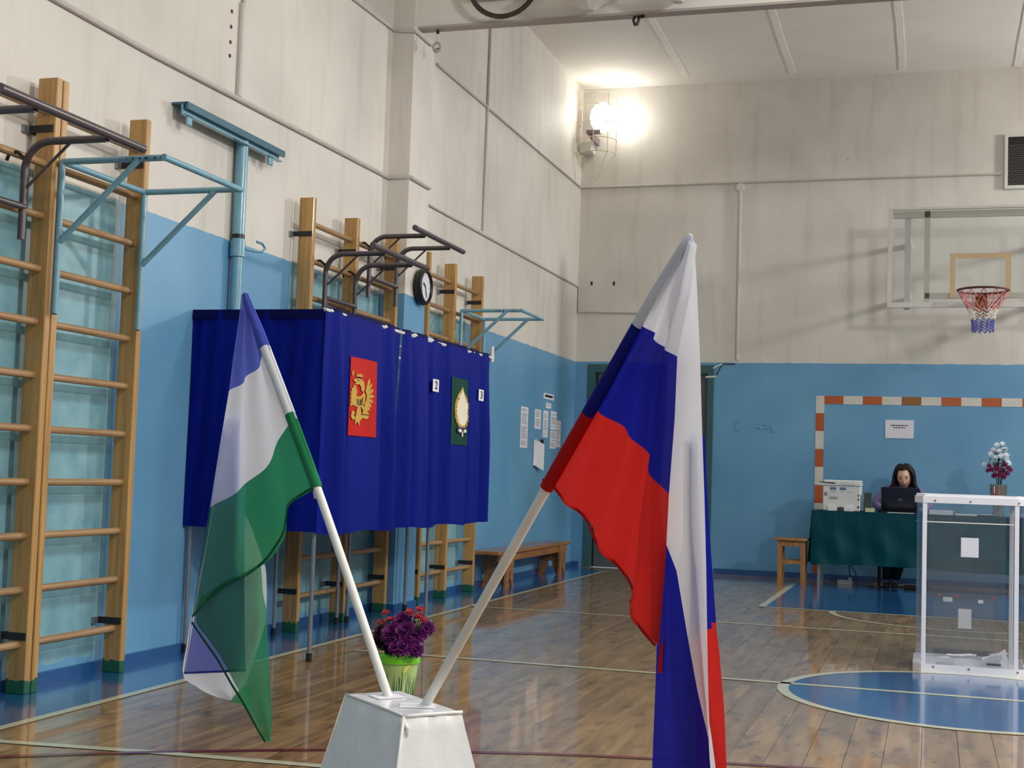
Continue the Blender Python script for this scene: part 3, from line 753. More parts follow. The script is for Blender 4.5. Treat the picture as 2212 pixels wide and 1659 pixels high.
crown_top = [(.02, .20), (.05, .16), (.07, .21), (.04, .25)]
tail = [(.20, .64), (.32, .64), (.34, .72), (.42, .76), (.30, .80), (.28, .87), (.22, .82), (.14, .86), (.16, .76)]
orb = [(.50+.13*math.cos(a*PI/6), .72+.055*math.sin(a*PI/6)) for a in range(12)]
leg_ = [(.34, .62), (.42, .60), (.50, .66), (.44, .70)]; claw = [(.05, .68), (.14, .70), (.10, .74), (.18, .78), (.08, .80), (.03, .76)]
cross = [(.48, .66), (.52, .66), (.52, .635), (.48, .635)]
shape(pr_, fr, 'eagle_body', 'gold', [head, body, crown, crown_top, tail, orb, leg_, claw, cross], .001)
shape(pr_, fr, 'eagle_shading', 'dark_print', [[(.19, .285), (.22, .285), (.22, .298), (.19, .298)], [(.17, .242), (.35, .242), (.35, .250), (.17, .250)], [(.37, .712), (.63, .712), (.63, .722), (.37, .722)],
    [(.36, .50), (.38, .50), (.34, .60), (.32, .60)], [(.20, .53), (.22, .53), (.22, .61), (.20, .61)], [(.29, .53), (.31, .53), (.29, .61), (.27, .61)]], .004)
pg_, fg = panel(8.53, 8.93, 1.205, 1.655, 'emblem_green', 'dark green panel with a pale leaf-shaped emblem')
leaf = [(.52, .12), (.60, .21), (.74, .28), (.85, .38), (.88, .50), (.84, .62), (.74, .71), (.64, .745), (.44, .745), (.32, .71), (.20, .62), (.13, .50), (.17, .38), (.30, .26), (.42, .19)]
shape(pg_, fg, 'emblem_border', 'gold', [leaf])
inner = []
for i, (u, v) in enumerate(leaf):
    k = .80 if i % 2 else .66
    inner.append((.51+(u-.51)*k, .47+(v-.47)*.86))
shape(pg_, fg, 'emblem_field', 'cream', [inner], .002)
for i in range(14):
    v = .30+.45*(i//2)/7; u = .20 if i % 2 else .78
    if i // 2 in (0, 6): u = .30 if i % 2 else .68
    part('emblem_stud', 'gold', pg_, lambda b: b.poly([(u, v), (u+.05, v-.012), (u+.075, v+.012), (u+.02, v+.028)], lambda a, c, d: fg(a, c, d+.005), .002))
shape(pg_, fg, 'emblem_bow', 'navy_print', [[(.30, .735), (.72, .735), (.78, .80), (.64, .83), (.52, .79), (.40, .83), (.26, .80)]], .004)
shape(pg_, fg, 'emblem_ribbon', 'cream', [[(.34, .765), (.44, .76), (.50, .79), (.42, .815), (.34, .80)], [(.56, .79), (.62, .76), (.70, .765), (.70, .80), (.62, .815)], [(.49, .80), (.55, .80), (.53, .88), (.49, .87)]], .006)
for ch, y0, z0 in (('2', 8.20, 1.535), ('3', 9.105, 1.53)):
    cm = max(cx(y0+.01*k, z0+.02*q) for k in range(-1, 13) for q in range(-1, 6))
    pn = part('number_card', 'paper', bo, lambda b: b.grid([[(cm+.004+.001*math.sin(j), y0+.115*j/4, z) for j in range(5)] for z in (z0, z0+.08)]), label='white card with the number '+ch)
    text_part(ch, .074, lambda u, v, d: (cm+.008, y0+.0575+u, z0+.04+v), 'black_ink', pn, 'numeral', .0006, 1.35)

# ================================================================ BACK WALL FITTINGS
# painted goal
g_ = thing('painted_goal', (.35, YB, 0), 'orange and white striped goal outline painted on the blue back wall', 'painted goal')
gx, gz, gw, st_ = -1.203, 1.965, .088, .1975
cols = ['goal_orange', 'goal_white']
part('stripe', 'goal_white', g_, lambda b: b.box((gx, YB-.003, gz-gw-.10), (gx+gw, YB-.0004, gz)))
x = gx+gw; k = 0
while x < 1.80:
    x1 = min(x+.2, 1.80); part('stripe', ('goal_brown' if k == 4 else cols[k % 2]), g_, lambda b: b.box((x, YB-.003, gz-gw), (x1, YB-.0004, gz))); x = x1; k += 1
part('stripe', 'goal_white', g_, lambda b: b.box((1.80, YB-.003, gz-gw-.10), (1.888, YB-.0004, gz)))
for px in (gx, 1.80):
    z = gz-gw-.10; k = 0
    while z > .06:
        z1 = max(z-.193, .06); part('stripe', cols[k % 2], g_, lambda b: b.box((px, YB-.003, z1), (px+gw, YB-.0004, z))); z = z1; k += 1
# notice above the desk
nt_ = MB().box((-.478, YB-.004, 1.525), (-.188, YB-.0005, 1.718)).build('notice_sheet', 'paper', label='white notice with two printed lines above the seated woman', cat='paper')
def dashes(b):
    for z, a, c in ((1.655, -.425, -.245), (1.632, -.395, -.275)):
        x = a
        while x < c: l = random.uniform(.008, .03); b.box((x, YB-.0046, z), (min(x+l, c), YB-.004, z+.011)); x += l+.006
part('printed_lines', 'black_ink', nt_, dashes)
# relief marks left of the goal
b = MB()
for s in ([(-2.06, 1.66), (-2.06, 1.57)], [(-2.06, 1.66), (-2.02, 1.66)], [(-2.05, 1.57), (-2.03, 1.565)], [(-1.86, 1.60), (-1.82, 1.61), (-1.79, 1.585)], [(-1.77, 1.63), (-1.72, 1.635), (-1.71, 1.60), (-1.76, 1.585)], [(-1.68, 1.64), (-1.67, 1.57), (-1.64, 1.56)]):
    b.tube([(u, YB-.001, v) for u, v in s], .005, 6)
b.build('painted_over_marks', plain('paint_relief', (84, 140, 178), .4), smooth=True, label='worn painted-over relief marks on the blue wall left of the goal', cat='wall marks')
for i, (x, z) in enumerate(((-3.74, 3.21), (-3.48, 3.205))):
    MB().box((x, YB-.006, z-.022), (x+.02, YB-.0005, z+.022)).build('wall_plug', 'black_ink', label=('left' if i == 0 else 'right')+' one of the two small dark plugs on the white wall in the far corner', cat='wall plug')
# vent
v_ = thing('vent_grille', (1.0, YB, 4.19), 'dark ventilation grille in a white frame at the right edge', 'vent')
part('frame', 'white_metal', v_, lambda b: b.box((.69, YB-.03, 4.16), (1.32, YB-.002, 4.195)).box((.69, YB-.03, 4.71), (1.32, YB-.002, 4.735)).box((.69, YB-.03, 4.195), (.722, YB-.002, 4.71)).box((1.29, YB-.03, 4.195), (1.32, YB-.002, 4.71)))
part('backing', 'grille', v_, lambda b: b.box((.722, YB-.008, 4.195), (1.29, YB-.001, 4.71)))
for i in range(19):
    z = 4.215+i*.0225
    part('slat', 'grille_mesh', v_, lambda b: [b.box((.73+.028*j+(.014 if i % 2 else 0), YB-.012, z), (.745+.028*j+(.014 if i % 2 else 0), YB-.009, z+.006)) for j in range(19)])

# basketball backboard
bb = thing('basketball_backboard', (.445, 14.1, 2.80), 'clear basketball backboard in a white frame on the back wall', 'backboard')
x0, x1, z0, z1 = -.450, 1.34, 2.815, 3.80
part('glass_pane', 'glass', bb, lambda b: b.box((x0+.02, 14.098, z0+.02), (x1-.02, 14.106, z1-.01)))
part('frame', 'white_metal', bb, lambda b: b.box((x0, 14.08, z0-.012), (x1, 14.125, z0+.04)).box((x0, 14.08, z0+.04), (x0+.042, 14.125, z1-.012)).box((x1-.042, 14.08, z0+.04), (x1, 14.125, z1-.012)).box((x0, 14.08, z1-.012), (x1, 14.125, z1+.012)))
part('top_bar', 'grey_frame', bb, lambda b: b.box((x0+.045, 14.13, z1-.085), (x1-.045, 14.17, z1-.02)))
part('lower_bar', 'grey_frame', bb, lambda b: b.box((-.09, 14.13, 2.898), (.99, 14.17, 2.952)))
part('upright_bar', 'grey_frame', bb, lambda b: b.box((-.10, 14.13, 2.86), (-.045, 14.17, z1-.02)))
part('upright_bar', 'grey_frame', bb, lambda b: b.box((.945, 14.13, 2.86), (1.0, 14.17, z1-.02)))
for px in (-.26, 1.14):
    part('wall_strut', 'white_metal', bb, lambda b: b.box((px-.03, 14.17, z0-.02), (px+.03, 14.22, z1-.02)).box((px-.025, 14.20, 3.55), (px+.025, YB, 3.60)).box((px-.025, 14.20, 2.98), (px+.025, YB, 3.03)))
part('aiming_square', 'tan', bb, lambda b: b.box((.148, 14.092, 3.29), (.717, 14.097, 3.342)).box((.148, 14.092, 2.90), (.198, 14.097, 3.29)).box((.667, 14.092, 2.90), (.717, 14.097, 3.29)))
hp = thing('basketball_hoop', (.445, 13.75, 2.70), 'dark red basketball hoop with a red, white and blue net', 'basketball hoop')
rc = (.445, 13.62, 2.905)
part('back_plate', 'orange_wood', hp, lambda b: b.box((.39, 14.04, 2.70), (.50, 14.09, 2.91)).box((.40, 13.86, 2.885), (.49, 14.05, 2.905)))
part('rim', 'rim', hp, lambda b: b.tube([(rc[0]+.232*math.cos(2*PI*i/32), rc[1]+.232*math.sin(2*PI*i/32), rc[2]) for i in range(32)], .011, 8, closed=True), smooth=True)
for s in (-1, 1): part('brace_rod', 'rim', hp, lambda b: b.tube([(rc[0]+s*.19, rc[1]+.1, rc[2]-.01), (rc[0]+s*.04, 14.04, 2.73)], .006, 6))
def net(levels, mat, name):
    b = MB(); n = 12
    for (r0_, z0_), (r1_, z1_) in zip(levels[:-1], levels[1:]):
        for i in range(n):
            for s in (.5, -.5):
                a0 = 2*PI*i/n; a1 = 2*PI*(i+s)/n
                b.tube([(rc[0]+r0_*math.cos(a0), rc[1]+r0_*math.sin(a0), z0_), (rc[0]+r1_*math.cos(a1), rc[1]+r1_*math.sin(a1), z1_)], .0048, 5, cap=False)
    return b.build(name, mat, hp)
net([(.228, 2.90), (.19, 2.82), (.135, 2.72)], 'net_red', 'net_top')
net([(.135, 2.72), (.118, 2.69), (.112, 2.66), (.106, 2.625)], 'net_white', 'net_middle')
net([(.106, 2.625), (.102, 2.60), (.100, 2.57), (.098, 2.54), (.10, 2.505)], 'net_blue', 'net_bottom')

# ---------------------------------------------------------------- corner projector in its wire cage
cg = thing('wire_cage', (-3.64, 14.72, 4.33), 'cream wire guard cage in the upper far corner', 'cage')
cc = (-3.645, 14.74); cr_ = .215
for z in (5.31, 5.16, 4.97, 4.79, 4.63):
    part('hoop', 'wire', cg, lambda b: b.tube([(cc[0]+cr_*math.cos(math.radians(a)), cc[1]+cr_*math.sin(math.radians(a)), z) for a in range(-200, 21, 20)], .005, 6))
for a in (-180, -135, -90, -45, 0):
    ca, sa = cc[0]+cr_*math.cos(math.radians(a)), cc[1]+cr_*math.sin(math.radians(a))
    part('rod', 'wire', cg, lambda b: b.tube([(ca, sa, 5.31), (ca, sa, 4.63), (cc[0], cc[1]-.02, 4.33)], .004, 6))
lp = thing('projector', (-3.66, 14.80, 4.85), 'lit floodlight glowing inside the corner cage', 'floodlight')
def tilt(pts, c, ax, az):
    R = Matrix.Rotation(math.radians(az), 3, 'Z') @ Matrix.Rotation(math.radians(ax), 3, 'X'); return [tuple(Vector(c)+R@Vector(p)) for p in pts]
def lens(b, rx, rz, d, mat=None):
    n = 28; rx *= 1.18; rz *= 1.18; rim = [(rx*math.cos(2*PI*i/n), -d, rz*math.sin(2*PI*i/n)) for i in range(n)]
    dome = [(0, -d-.05, 0)]; mid = [(rx*.6*math.cos(2*PI*i/n), -d-.035, rz*.6*math.sin(2*PI*i/n)) for i in range(n)]
    pts = tilt(rim+mid+dome, (-3.605, 14.78, 5.055), -8, 12)
    b.add(pts, [(i, (i+1) % n, n+(i+1) % n, n+i) for i in range(n)]+[(n+i, n+(i+1) % n, 2*n) for i in range(n)])
part('glass', 'glow', lp, lambda b: lens(b, .115, .155, .03), smooth=True)
def shell(b):
    n = 28; A = [(.143*math.cos(2*PI*i/n), -.028, .19*math.sin(2*PI*i/n)) for i in range(n)]; B_ = [(.05*math.cos(2*PI*i/n), .10, .07*math.sin(2*PI*i/n)) for i in range(n)]
    b.add(tilt(A+B_, (-3.605, 14.78, 5.055), -8, 12), [(i, n+i, n+(i+1) % n, (i+1) % n) for i in range(n)]+[tuple(range(n, 2*n))])
part('housing', 'lamp_shell', lp, shell, smooth=True)
part('bracket', 'lamp_shell', lp, lambda b: b.box((-3.76, 14.66, 4.86), (-3.60, 14.72, 4.90)).box((-3.71, 14.68, 4.79), (-3.68, 14.98, 4.87)).tube([(-3.74, 14.68, 4.88), (-3.69, 14.70, 4.80)], .02, 8))
MB().box((-3.865, 14.80, 4.69), (-3.73, 14.995, 4.80), bev=.006).build('ballast_box', 'white_metal', label='small pale control box under the corner floodlight', cat='box')

# ---------------------------------------------------------------- things at the ceiling beam
def hookset(x, z0, label, n=2):
    t = thing('rope_hook', (x, 9.40, z0-.17), label, 'hook', 'hooks under the ceiling beam')
    part('bolt', 'black_metal', t, lambda b: b.tube([(x, 9.40, z0+.002), (x, 9.40, z0-.03)], .012, 8))
    part('shank', 'white_metal', t, lambda b: b.tube([(x, 9.40, z0-.025), (x, 9.40, z0-.10)], .008, 8), smooth=True)
    part('eye', 'beam', t, lambda b: b.tube([(x+.028*math.cos(a*PI/8), 9.39, z0-.135+.036*math.sin(a*PI/8)) for a in range(16)], .009, 8, closed=True), smooth=True)
    part('shackle', 'beam', t, lambda b: b.tube([(x+.02*math.cos(a*PI/8), 9.40+.02*math.sin(a*PI/8), z0-.155+.02*math.sin(a*PI/8)) for a in range(16)], .008, 8, closed=True), smooth=True)
hookset(-3.58, 4.322, 'pale hook with a ring under the left end of the ceiling beam')
t = thing('rope_clamp', (-2.06, 9.42, 4.25), 'small dark double clamp under the ceiling beam', 'clamp')
for s in (-1, 1): part('jaw', 'ring', t, lambda b: b.tube([(-2.06+s*.012, 9.40, 4.325), (-2.062+s*.02, 9.38, 4.29), (-2.06+s*.006, 9.38, 4.25)], .011, 8), smooth=True)
part('pin', 'black_metal', t, lambda b: b.tube([(-2.03, 9.38, 4.31), (-2.0, 9.38, 4.315)], .012, 8))
t = thing('hanging_hoop', (-3.03, 9.29, 4.34), 'worn dark hoop hanging at the ceiling beam', 'hoop')
part('band', 'ring', t, lambda b: b.tube([(-3.03+.262*math.cos(a*PI/20), 9.26, 4.605+.262*math.sin(a*PI/20)) for a in range(40)], .019, 8, closed=True), smooth=True)
part('holder', 'beam', t, lambda b: b.box((-3.26, 9.27, 4.50), (-2.78, 9.365, 4.535)))
for i, (xx, zz, sc) in enumerate(((-2.34, 4.285, 1.0), (-1.71, 4.30, .8))):
    o = MB(); o.lathe([(.0, 0), (.035, .004), (.20*sc, .10), (.24*sc, .13), (.22*sc, .16), (.06, .24), (0, .24)], (xx, 9.12, zz), 8, 'shade'); o.tube([(xx, 9.12, zz+.22), (xx, 9.12, ZC)], .012, 8, 'white_metal')
    o.build('pendant_lamp', label=('left' if i == 0 else 'right')+' of the two white pendant lamp shades cut by the top edge', cat='lamp', group='white pendant lamps')

# ================================================================ DESK GROUP
dk = thing('desk', (.1, 14.1, 0), 'desk under the green cloth at the back wall', 'desk')
part('top', 'desk', dk, lambda b: b.box((-1.12, 13.87, .725), (1.35, 14.38, .748)))
for x, y in ((-1.06, 13.92), (-1.06, 14.33), (1.29, 13.92), (1.29, 14.33)):
    part('leg', 'steel', dk, lambda b: b.box((x-.014, y-.014, 0), (x+.014, y+.014, .725)))
# table cloth
def tc_front(x, z):
    t_ = (.755-z)/.53
    return 13.852 - t_*(.018 + .020*math.sin(x*13+1) + .012*math.sin(x*29+z*4)) - .012*t_*math.sin((x*.8+z)*17)
rows = []
for i in range(17):
    z = .7555-.53*i/16 + (.012*math.sin(1.3) if i == 0 else 0)
    if i == 0: z = .7555
    rows.append([(x, tc_front(x, z), z - (.012*math.sin(x*3.1)+.02*max(0, -x-.4)*0 if i == 16 else 0)) for x in [-1.135+2.5*j/110 for j in range(111)]])
b = MB(); b.grid(rows)
b.grid([[(-1.135+2.5*j/40, 13.852+.54*i/4, .7555+.0015*math.sin(j)) for j in range(41)] for i in range(5)])
b.grid([[(-1.135-.03*(i/10)-.012*(i/10)*math.sin(j*1.2), 13.852+.54*j/10, .7555-.52*i/10) for j in range(11)] for i in range(11)])
b.build('tablecloth', 'green_cloth', smooth='all', label='dark green cloth hanging over the front of the desk', cat='tablecloth')
TZ = .7575
# stool
s_ = thing('stool', (-1.32, 13.98, 0), 'square wooden stool left of the green cloth', 'stool')
part('seat', 'stool', s_, lambda b: b.box((-1.50, 13.82, .445), (-1.17, 14.14, .468), bev=.005))
for x in (-1.46, -1.235):
    for y in (13.86, 14.08): part('leg', 'stool', s_, lambda b: b.box((x, y, 0), (x+.045, y+.03, .445)))
for y in (13.866, 14.086):
    part('stretcher', 'stool', s_, lambda b: b.box((-1.415, y, .215), (-1.235, y+.018, .25))); part('apron', 'stool', s_, lambda b: b.box((-1.415, y, .39), (-1.235, y+.018, .445)))
for x in (-1.45, -1.22): part('side_stretcher', 'stool', s_, lambda b: b.box((x, 13.89, .19), (x+.02, 14.08, .22)))
# printer seen from the back
pr = thing('printer', (-.87, 14.1, TZ), 'white multifunction printer standing at the left end of the desk', 'printer')
part('body', 'printer', pr, lambda b: b.box((-1.035, 13.93, TZ), (-.672, 14.30, 1.005), bev=.008))
part('scanner', 'printer', pr, lambda b: b.box((-1.09, 13.92, 1.005), (-.668, 14.32, 1.038), bev=.006).box((-1.03, 13.95, 1.038), (-.668, 14.30, 1.062), bev=.008))
part('paper_slot', 'printer_dark', pr, lambda b: b.add([(-1.075, 13.917, 1.034), (-.93, 13.917, 1.022), (-.90, 13.917, 1.032), (-.93, 13.917, 1.036), (-1.075, 13.917, 1.042)], [(0, 1, 2, 3, 4)]))
part('hinge_cover', 'printer', pr, lambda b: b.box((-.855, 13.91, 1.018), (-.72, 13.922, 1.045)))
for x_ in (-.965, -.87): part('window', 'printer_blue', pr, lambda b: b.box((x_, 13.926, .965), (x_+.06, 13.932, .99)))
for x_ in (-.985, -.825): part('rear_tray', 'white_plastic', pr, lambda b: b.box((x_, 13.905, TZ), (x_+.09, 13.93, .80)))
part('power_inlet', 'printer_dark', pr, lambda b: b.box((-.89, 13.918, TZ), (-.835, 13.93, .795)).box((-.695, 13.925, .905), (-.682, 13.93, .925)).box((-.695, 13.925, .865), (-.682, 13.93, .885)).box((-.70, 13.925, .79), (-.68, 13.93, .81)))
part('rating_label', 'print', pr, lambda b: [b.box((-.972+.012*(i % 7), 13.927, .872+.009*(i//7)), (-.964+.012*(i % 7), 13.929, .877+.009*(i//7))) for i in range(21)])
part('side_label', 'print', pr, lambda b: [b.box((-1.022, 13.927, .905+.007*i), (-.99, 13.929, .909+.007*i)) for i in range(5)])
part('vent_line', 'print', pr, lambda b: b.box((-.96, 13.928, .945), (-.91, 13.93, .948)).box((-.80, 13.928, .942), (-.74, 13.93, .945)).box((-.86, 13.928, .944), (-.84, 13.93, .95)))
# binder and note block
MB().box((-.638, 13.95, TZ), (-.575, 14.19, .945)).build('binder', 'binder', label='dark green binder standing between the printer and the laptop', cat='binder')
MB().box((-.622, 13.885, TZ), (-.535, 13.945, .796)).build('note_block', 'note', label='pale yellow-green note block in front of the binder', cat='note block')
# laptop
lt = thing('laptop', (-.295, 14.1, TZ), 'open black laptop seen from behind, in front of the seated woman', 'laptop')
part('base', 'laptop', lt, lambda b: b.box((-.475, 14.02, TZ), (-.115, 14.27, .775)))
part('lid', 'laptop', lt, lambda b: b.add([(-.475, 14.02, .77), (-.115, 14.02, .77), (-.115, 13.95, 1.005), (-.475, 13.95, 1.005), (-.475, 14.03, .775), (-.115, 14.03, .775), (-.115, 13.96, 1.008), (-.475, 13.96, 1.008)], [(0, 1, 2, 3), (7, 6, 5, 4), (0, 4, 5, 1), (3, 2, 6, 7), (0, 3, 7, 4), (1, 5, 6, 2)]))
part('emblem', 'logo', lt, lambda b: b.poly([(.018*math.cos(a*PI/10), .013*math.sin(a*PI/10)) for a in range(20)], lambda u, v, d: (-.295+u, 13.982-v*.28-.001-d, .89+v), .001))
MB().box((-.41, 13.87, TZ), (-.16, 13.93, .763)).build('paper_sheet', 'paper', label='white sheet lying in front of the laptop', cat='paper')
# things at the right of the desk
b = MB()
b.box((-.02, 13.90, TZ), (.20, 14.06, .80)); b.build('paper_stack', 'paper', label='stack of white papers on the desk behind the ballot box lid', cat='paper')
MB().box((.22, 13.88, TZ), (.42, 14.02, .772)).build('paper_sheet', 'paper', label='loose white papers between the stack and the plate', cat='paper')
b = MB(); b.lathe([(0, .002), (.05, 0), (.085, .014), (.082, .016), (.05, .004), (0, .005)], (.50, 13.97, TZ), 20); b.build('plate', 'white_plastic', smooth=True, label='small white plate beside the vase', cat='plate')
# vase with chrysanthemums
def flower(b, c, r, nrm=(0, 0, 1), mat=None, npet=26, layers=3):
    n = Vector(nrm).normalized(); a = Vector((1, 0, 0)) if abs(n.x) < .8 else Vector((0, 1, 0)); u = n.cross(a).normalized(); v = n.cross(u); c = Vector(c)
    for L_ in range(layers):
        el = math.radians(8+L_*30)
        for i in range(npet-5*L_):
            an = 2*PI*(i+.5*L_)/(npet-5*L_)+random.uniform(-.1, .1); e = el+random.uniform(-.15, .15)
            d = (u*math.cos(an)+v*math.sin(an))*math.cos(e)+n*math.sin(e); s_ = n.cross(d).normalized(); rr = r*random.uniform(.85, 1.05)*(1-.12*L_); w_ = r*.13
            b.add([c+d*rr*.15-s_*w_*.5, c+d*rr*.15+s_*w_*.5, c+d*rr*.8+s_*w_+n*rr*.1, c+d*rr+n*rr*.05, c+d*rr*.8-s_*w_+n*rr*.1], [(0, 1, 2, 3, 4)], mat)
    b.lathe([(0, -r*.1), (r*.45, 0), (r*.35, r*.35), (0, r*.5)], tuple(c), 8, mat)
vs = thing('vase', (.62, 14.07, TZ), 'glass vase with a red and white ribbon standing on the desk', 'vase')
VC = (.62, 14.07, TZ)
part('body', 'vase', vs, lambda b: b.lathe([(.0, .0), (.055, 0), (.06, .02), (.045, .06), (.058, .12), (.078, .22), (.084, .31), (.080, .31), (.074, .22), (.05, .12), (.0, .10)], VC, 20), smooth=True)
part('ribbon', 'seal', vs, lambda b: b.add([(.57, 14.0, 1.0), (.595, 13.995, 1.06), (.60, 13.995, 1.06), (.60, 13.99, .97), (.585, 13.99, .96)], [(0, 1, 2, 3, 4)]).tube([(.62+.055*math.cos(a), 14.07+.055*math.sin(a), .955) for a in [PI*k/6 for k in range(12)]], .006, 6, closed=True))
part('ribbon_edge', 'white_plastic', vs, lambda b: b.box((.575, 13.992, .98), (.583, 13.996, 1.05)))
bq = thing('bouquet', (.62, 14.07, .98), 'bouquet of white and dark pink chrysanthemums in the vase', 'flowers')
for i in range(14):
    a = random.uniform(0, 2*PI); r = random.uniform(.01, .05)
    part('stem', 'leaf', bq, lambda b: b.tube([(.62+r*.3*math.cos(a), 14.07+r*.3*math.sin(a), .80), (.62+r*.7*math.cos(a), 14.07+r*.7*math.sin(a), 1.10), (.62+r*2*math.cos(a), 14.07+r*2*math.sin(a), 1.28)], .003, 5))
for (dx, dz, s) in ((-.02, .46, .026), (.03, .47, .024), (-.05, .41, .028), (.05, .42, .028), (0, .40, .030), (-.075, .37, .026), (.065, .36, .030), (.02, .35, .028), (-.03, .34, .026), (.085, .29, .030), (-.135, .27, .024), (.07, .32, .024), (-.055, .31, .022)):
    part('white_flower', 'petal_white', bq, lambda b: flower(b, (.62+dx, 14.03+random.uniform(-.03, .03), .99+dz), s*1.25, (dx*4, -1, .6), None, 12, 2))
for (dx, dz, s) in ((-.07, .22, .034), (-.02, .23, .036), (.03, .21, .036), (.08, .24, .034), (0, .17, .036), (-.045, .16, .034), (.05, .27, .034), (-.09, .255, .028), (.07, .185, .034), (-.10, .21, .03), (.10, .22, .034), (.04, .15, .034), (-.02, .27, .03)):
    part('pink_flower', 'magenta', bq, lambda b: flower(b, (.62+dx, 14.01+random.uniform(-.02, .02), .99+dz), s, (dx*4, -1, .4), None, 14, 3))
def leaves(b, c, rx, rz, n, l, dens=None):
    for i in range(n):
        p = Vector((c[0]+random.uniform(-rx, rx), c[1]+random.uniform(-rx, rx)*.6, c[2]+random.uniform(-rz, rz)))
        d = Vector((random.uniform(-1, 1), random.uniform(-1, .4), random.uniform(-.2, 1))).normalized(); s_ = d.cross(Vector((0, 0, 1))).normalized()
        b.add([p, p+d*l*.5+s_*l*.22, p+d*l, p+d*l*.5-s_*l*.22], [(0, 1, 2, 3)])
part('foliage', 'leaf', bq, lambda b: leaves(b, (.62, 14.06, 1.30), .07, .13, 110, .045), kind='stuff')
# floor things under the desk
ps = thing('power_strip', (-.83, 14.45, 0), 'white power strip on the floor under the desk', 'power strip')
part('body', 'white_plastic', ps, lambda b: b.box((-.91, 14.40, 0), (-.76, 14.46, .045), bev=.006)); part('plug', 'white_plastic', ps, lambda b: b.box((-.80, 14.41, .045), (-.77, 14.45, .075)))
b = MB(); b.tube(curve_pts([(-.785, 14.43, .07), (-.80, 14.50, .20), (-.74, 14.55, .12), (-.70, 14.40, .006), (-.52, 14.25, .006), (-.33, 14.45, .006), (-.2, 14.5, .006), (0, 14.42, .006)], 40), .005, 6); b.build('power_cable', 'black_metal', smooth=True, label='thin black cable lying on the floor under the desk', cat='cable')
MB().box((-.25, 14.24, 0), (-.10, 14.32, .035), bev=.01).build('adapter', 'black_metal', label='black adapter lying on the floor right of the woman\'s feet', cat='adapter')

# ---------------------------------------------------------------- chair and seated woman
ch = thing('chair', (-.30, 14.70, 0), 'black metal chair under the seated woman', 'chair')
part('seat', 'black_cloth', ch, lambda b: b.box((-.50, 14.50, .40), (-.10, 14.88, .44), bev=.01))
for x in (-.505, -.095):
    for y in (14.49, 14.87): part('leg', 'black_metal', ch, lambda b: b.tube([(x, y, 0), (x, y, .40)], .012, 8), smooth=True)
part('backrest', 'black_cloth', ch, lambda b: b.box((-.49, 14.885, .60), (-.11, 14.905, .84), bev=.005).box((-.505, 14.885, .40), (-.49, 14.905, .84)).box((-.11, 14.885, .40), (-.095, 14.905, .84)))
pe = thing('person', (-.30, 14.62, 0), 'seated woman with long dark hair and a lilac cardigan looking down at a laptop', 'person')
def skin_mesh(name, verts, edges, radii, mat, parent, sub=2, root=0):
    me = bpy.data.meshes.new(name); ox, oy, oz = WL[parent.name]
    me.from_pydata([(x-ox, y-oy, z-oz) for x, y, z in verts], edges, [])
    o = bpy.data.objects.new(name, me); COL.objects.link(o)
    sk = o.modifiers.new('s', 'SKIN'); sk.use_smooth_shade = True
    for i, r in enumerate(radii):
        q = me.skin_vertices[0].data[i]; q.radius = r if isinstance(r, tuple) else (r, r); q.use_root = (i == root)
    ss = o.modifiers.new('u', 'SUBSURF'); ss.levels = sub; ss.render_levels = sub
    dg = bpy.context.evaluated_depsgraph_get(); m2 = bpy.data.meshes.new_from_object(o.evaluated_get(dg))
    o.modifiers.clear(); o.data = m2; bpy.data.meshes.remove(me)
    m2.materials.clear(); m2.materials.append(M[mat]); m2.polygons.foreach_set('use_smooth', [True]*len(m2.polygons))
    o.parent = parent; WL[o.name] = WL[parent.name]; return o
hx, hy, hz = -.270, 14.44, 1.115
V = [(-.30, 14.70, .50), (-.30, 14.68, .66), (-.295, 14.62, .82), (-.285, 14.555, .94), (-.278, 14.50, 1.0), (-.272, 14.46, 1.06),
     (-.445, 14.58, .965), (-.55, 14.50, .84), (-.50, 14.34, .785), (-.43, 14.25, .79),
     (-.115, 14.57, .965), (-.01, 14.50, .84), (-.08, 14.34, .785), (-.16, 14.25, .79),
     (-.385, 14.68, .48), (-.40, 14.36, .49), (-.41, 14.28, .25), (-.42, 14.30, .06), (-.425, 14.22, .035),
     (-.215, 14.68, .48), (-.22, 14.36, .49), (-.30, 14.30, .25), (-.345, 14.30, .06), (-.35, 14.22, .035)]
E_ = [(0, 1), (1, 2), (2, 3), (3, 4), (4, 5), (3, 6), (6, 7), (7, 8), (8, 9), (3, 10), (10, 11), (11, 12), (12, 13), (0, 14), (14, 15), (15, 16), (16, 17), (17, 18), (0, 19), (19, 20), (20, 21), (21, 22), (22, 23)]
R_ = [.13, (.115, .10), (.13, .10), (.12, .085), .055, .045, .062, .05, .038, .03, .062, .05, .038, .03, .085, .065, .052, .038, .03, .085, .065, .052, .038, .03]
body = skin_mesh('body', V, E_, R_, 'cardigan', pe)
# trousers and shoes coloured by real garment meshes over the legs
skin_mesh('trousers', [V[0]]+V[14:18]+V[19:23], [(0, 1), (1, 2), (2, 3), (3, 4), (0, 5), (5, 6), (6, 7), (7, 8)], [.137, .092, .072, .060, .048, .092, .072, .060, .048], 'black_cloth', pe)
for q in (V[17:19], V[22:24]): skin_mesh('shoe', [(q[0][0], q[0][1]+.01, .085), (q[0][0], q[0][1]-.02, .038), (q[1][0], q[1][1]-.05, .028)], [(0, 1), (1, 2)], [.044, .038, .028], 'black_cloth', pe)
# black top in the cardigan opening
skin_mesh('black_top', [(-.29, 14.60, .84), (-.283, 14.535, .93), (-.278, 14.485, .99)], [(0, 1), (1, 2)], [(.10, .11), (.085, .09), .06], 'black_cloth', pe)
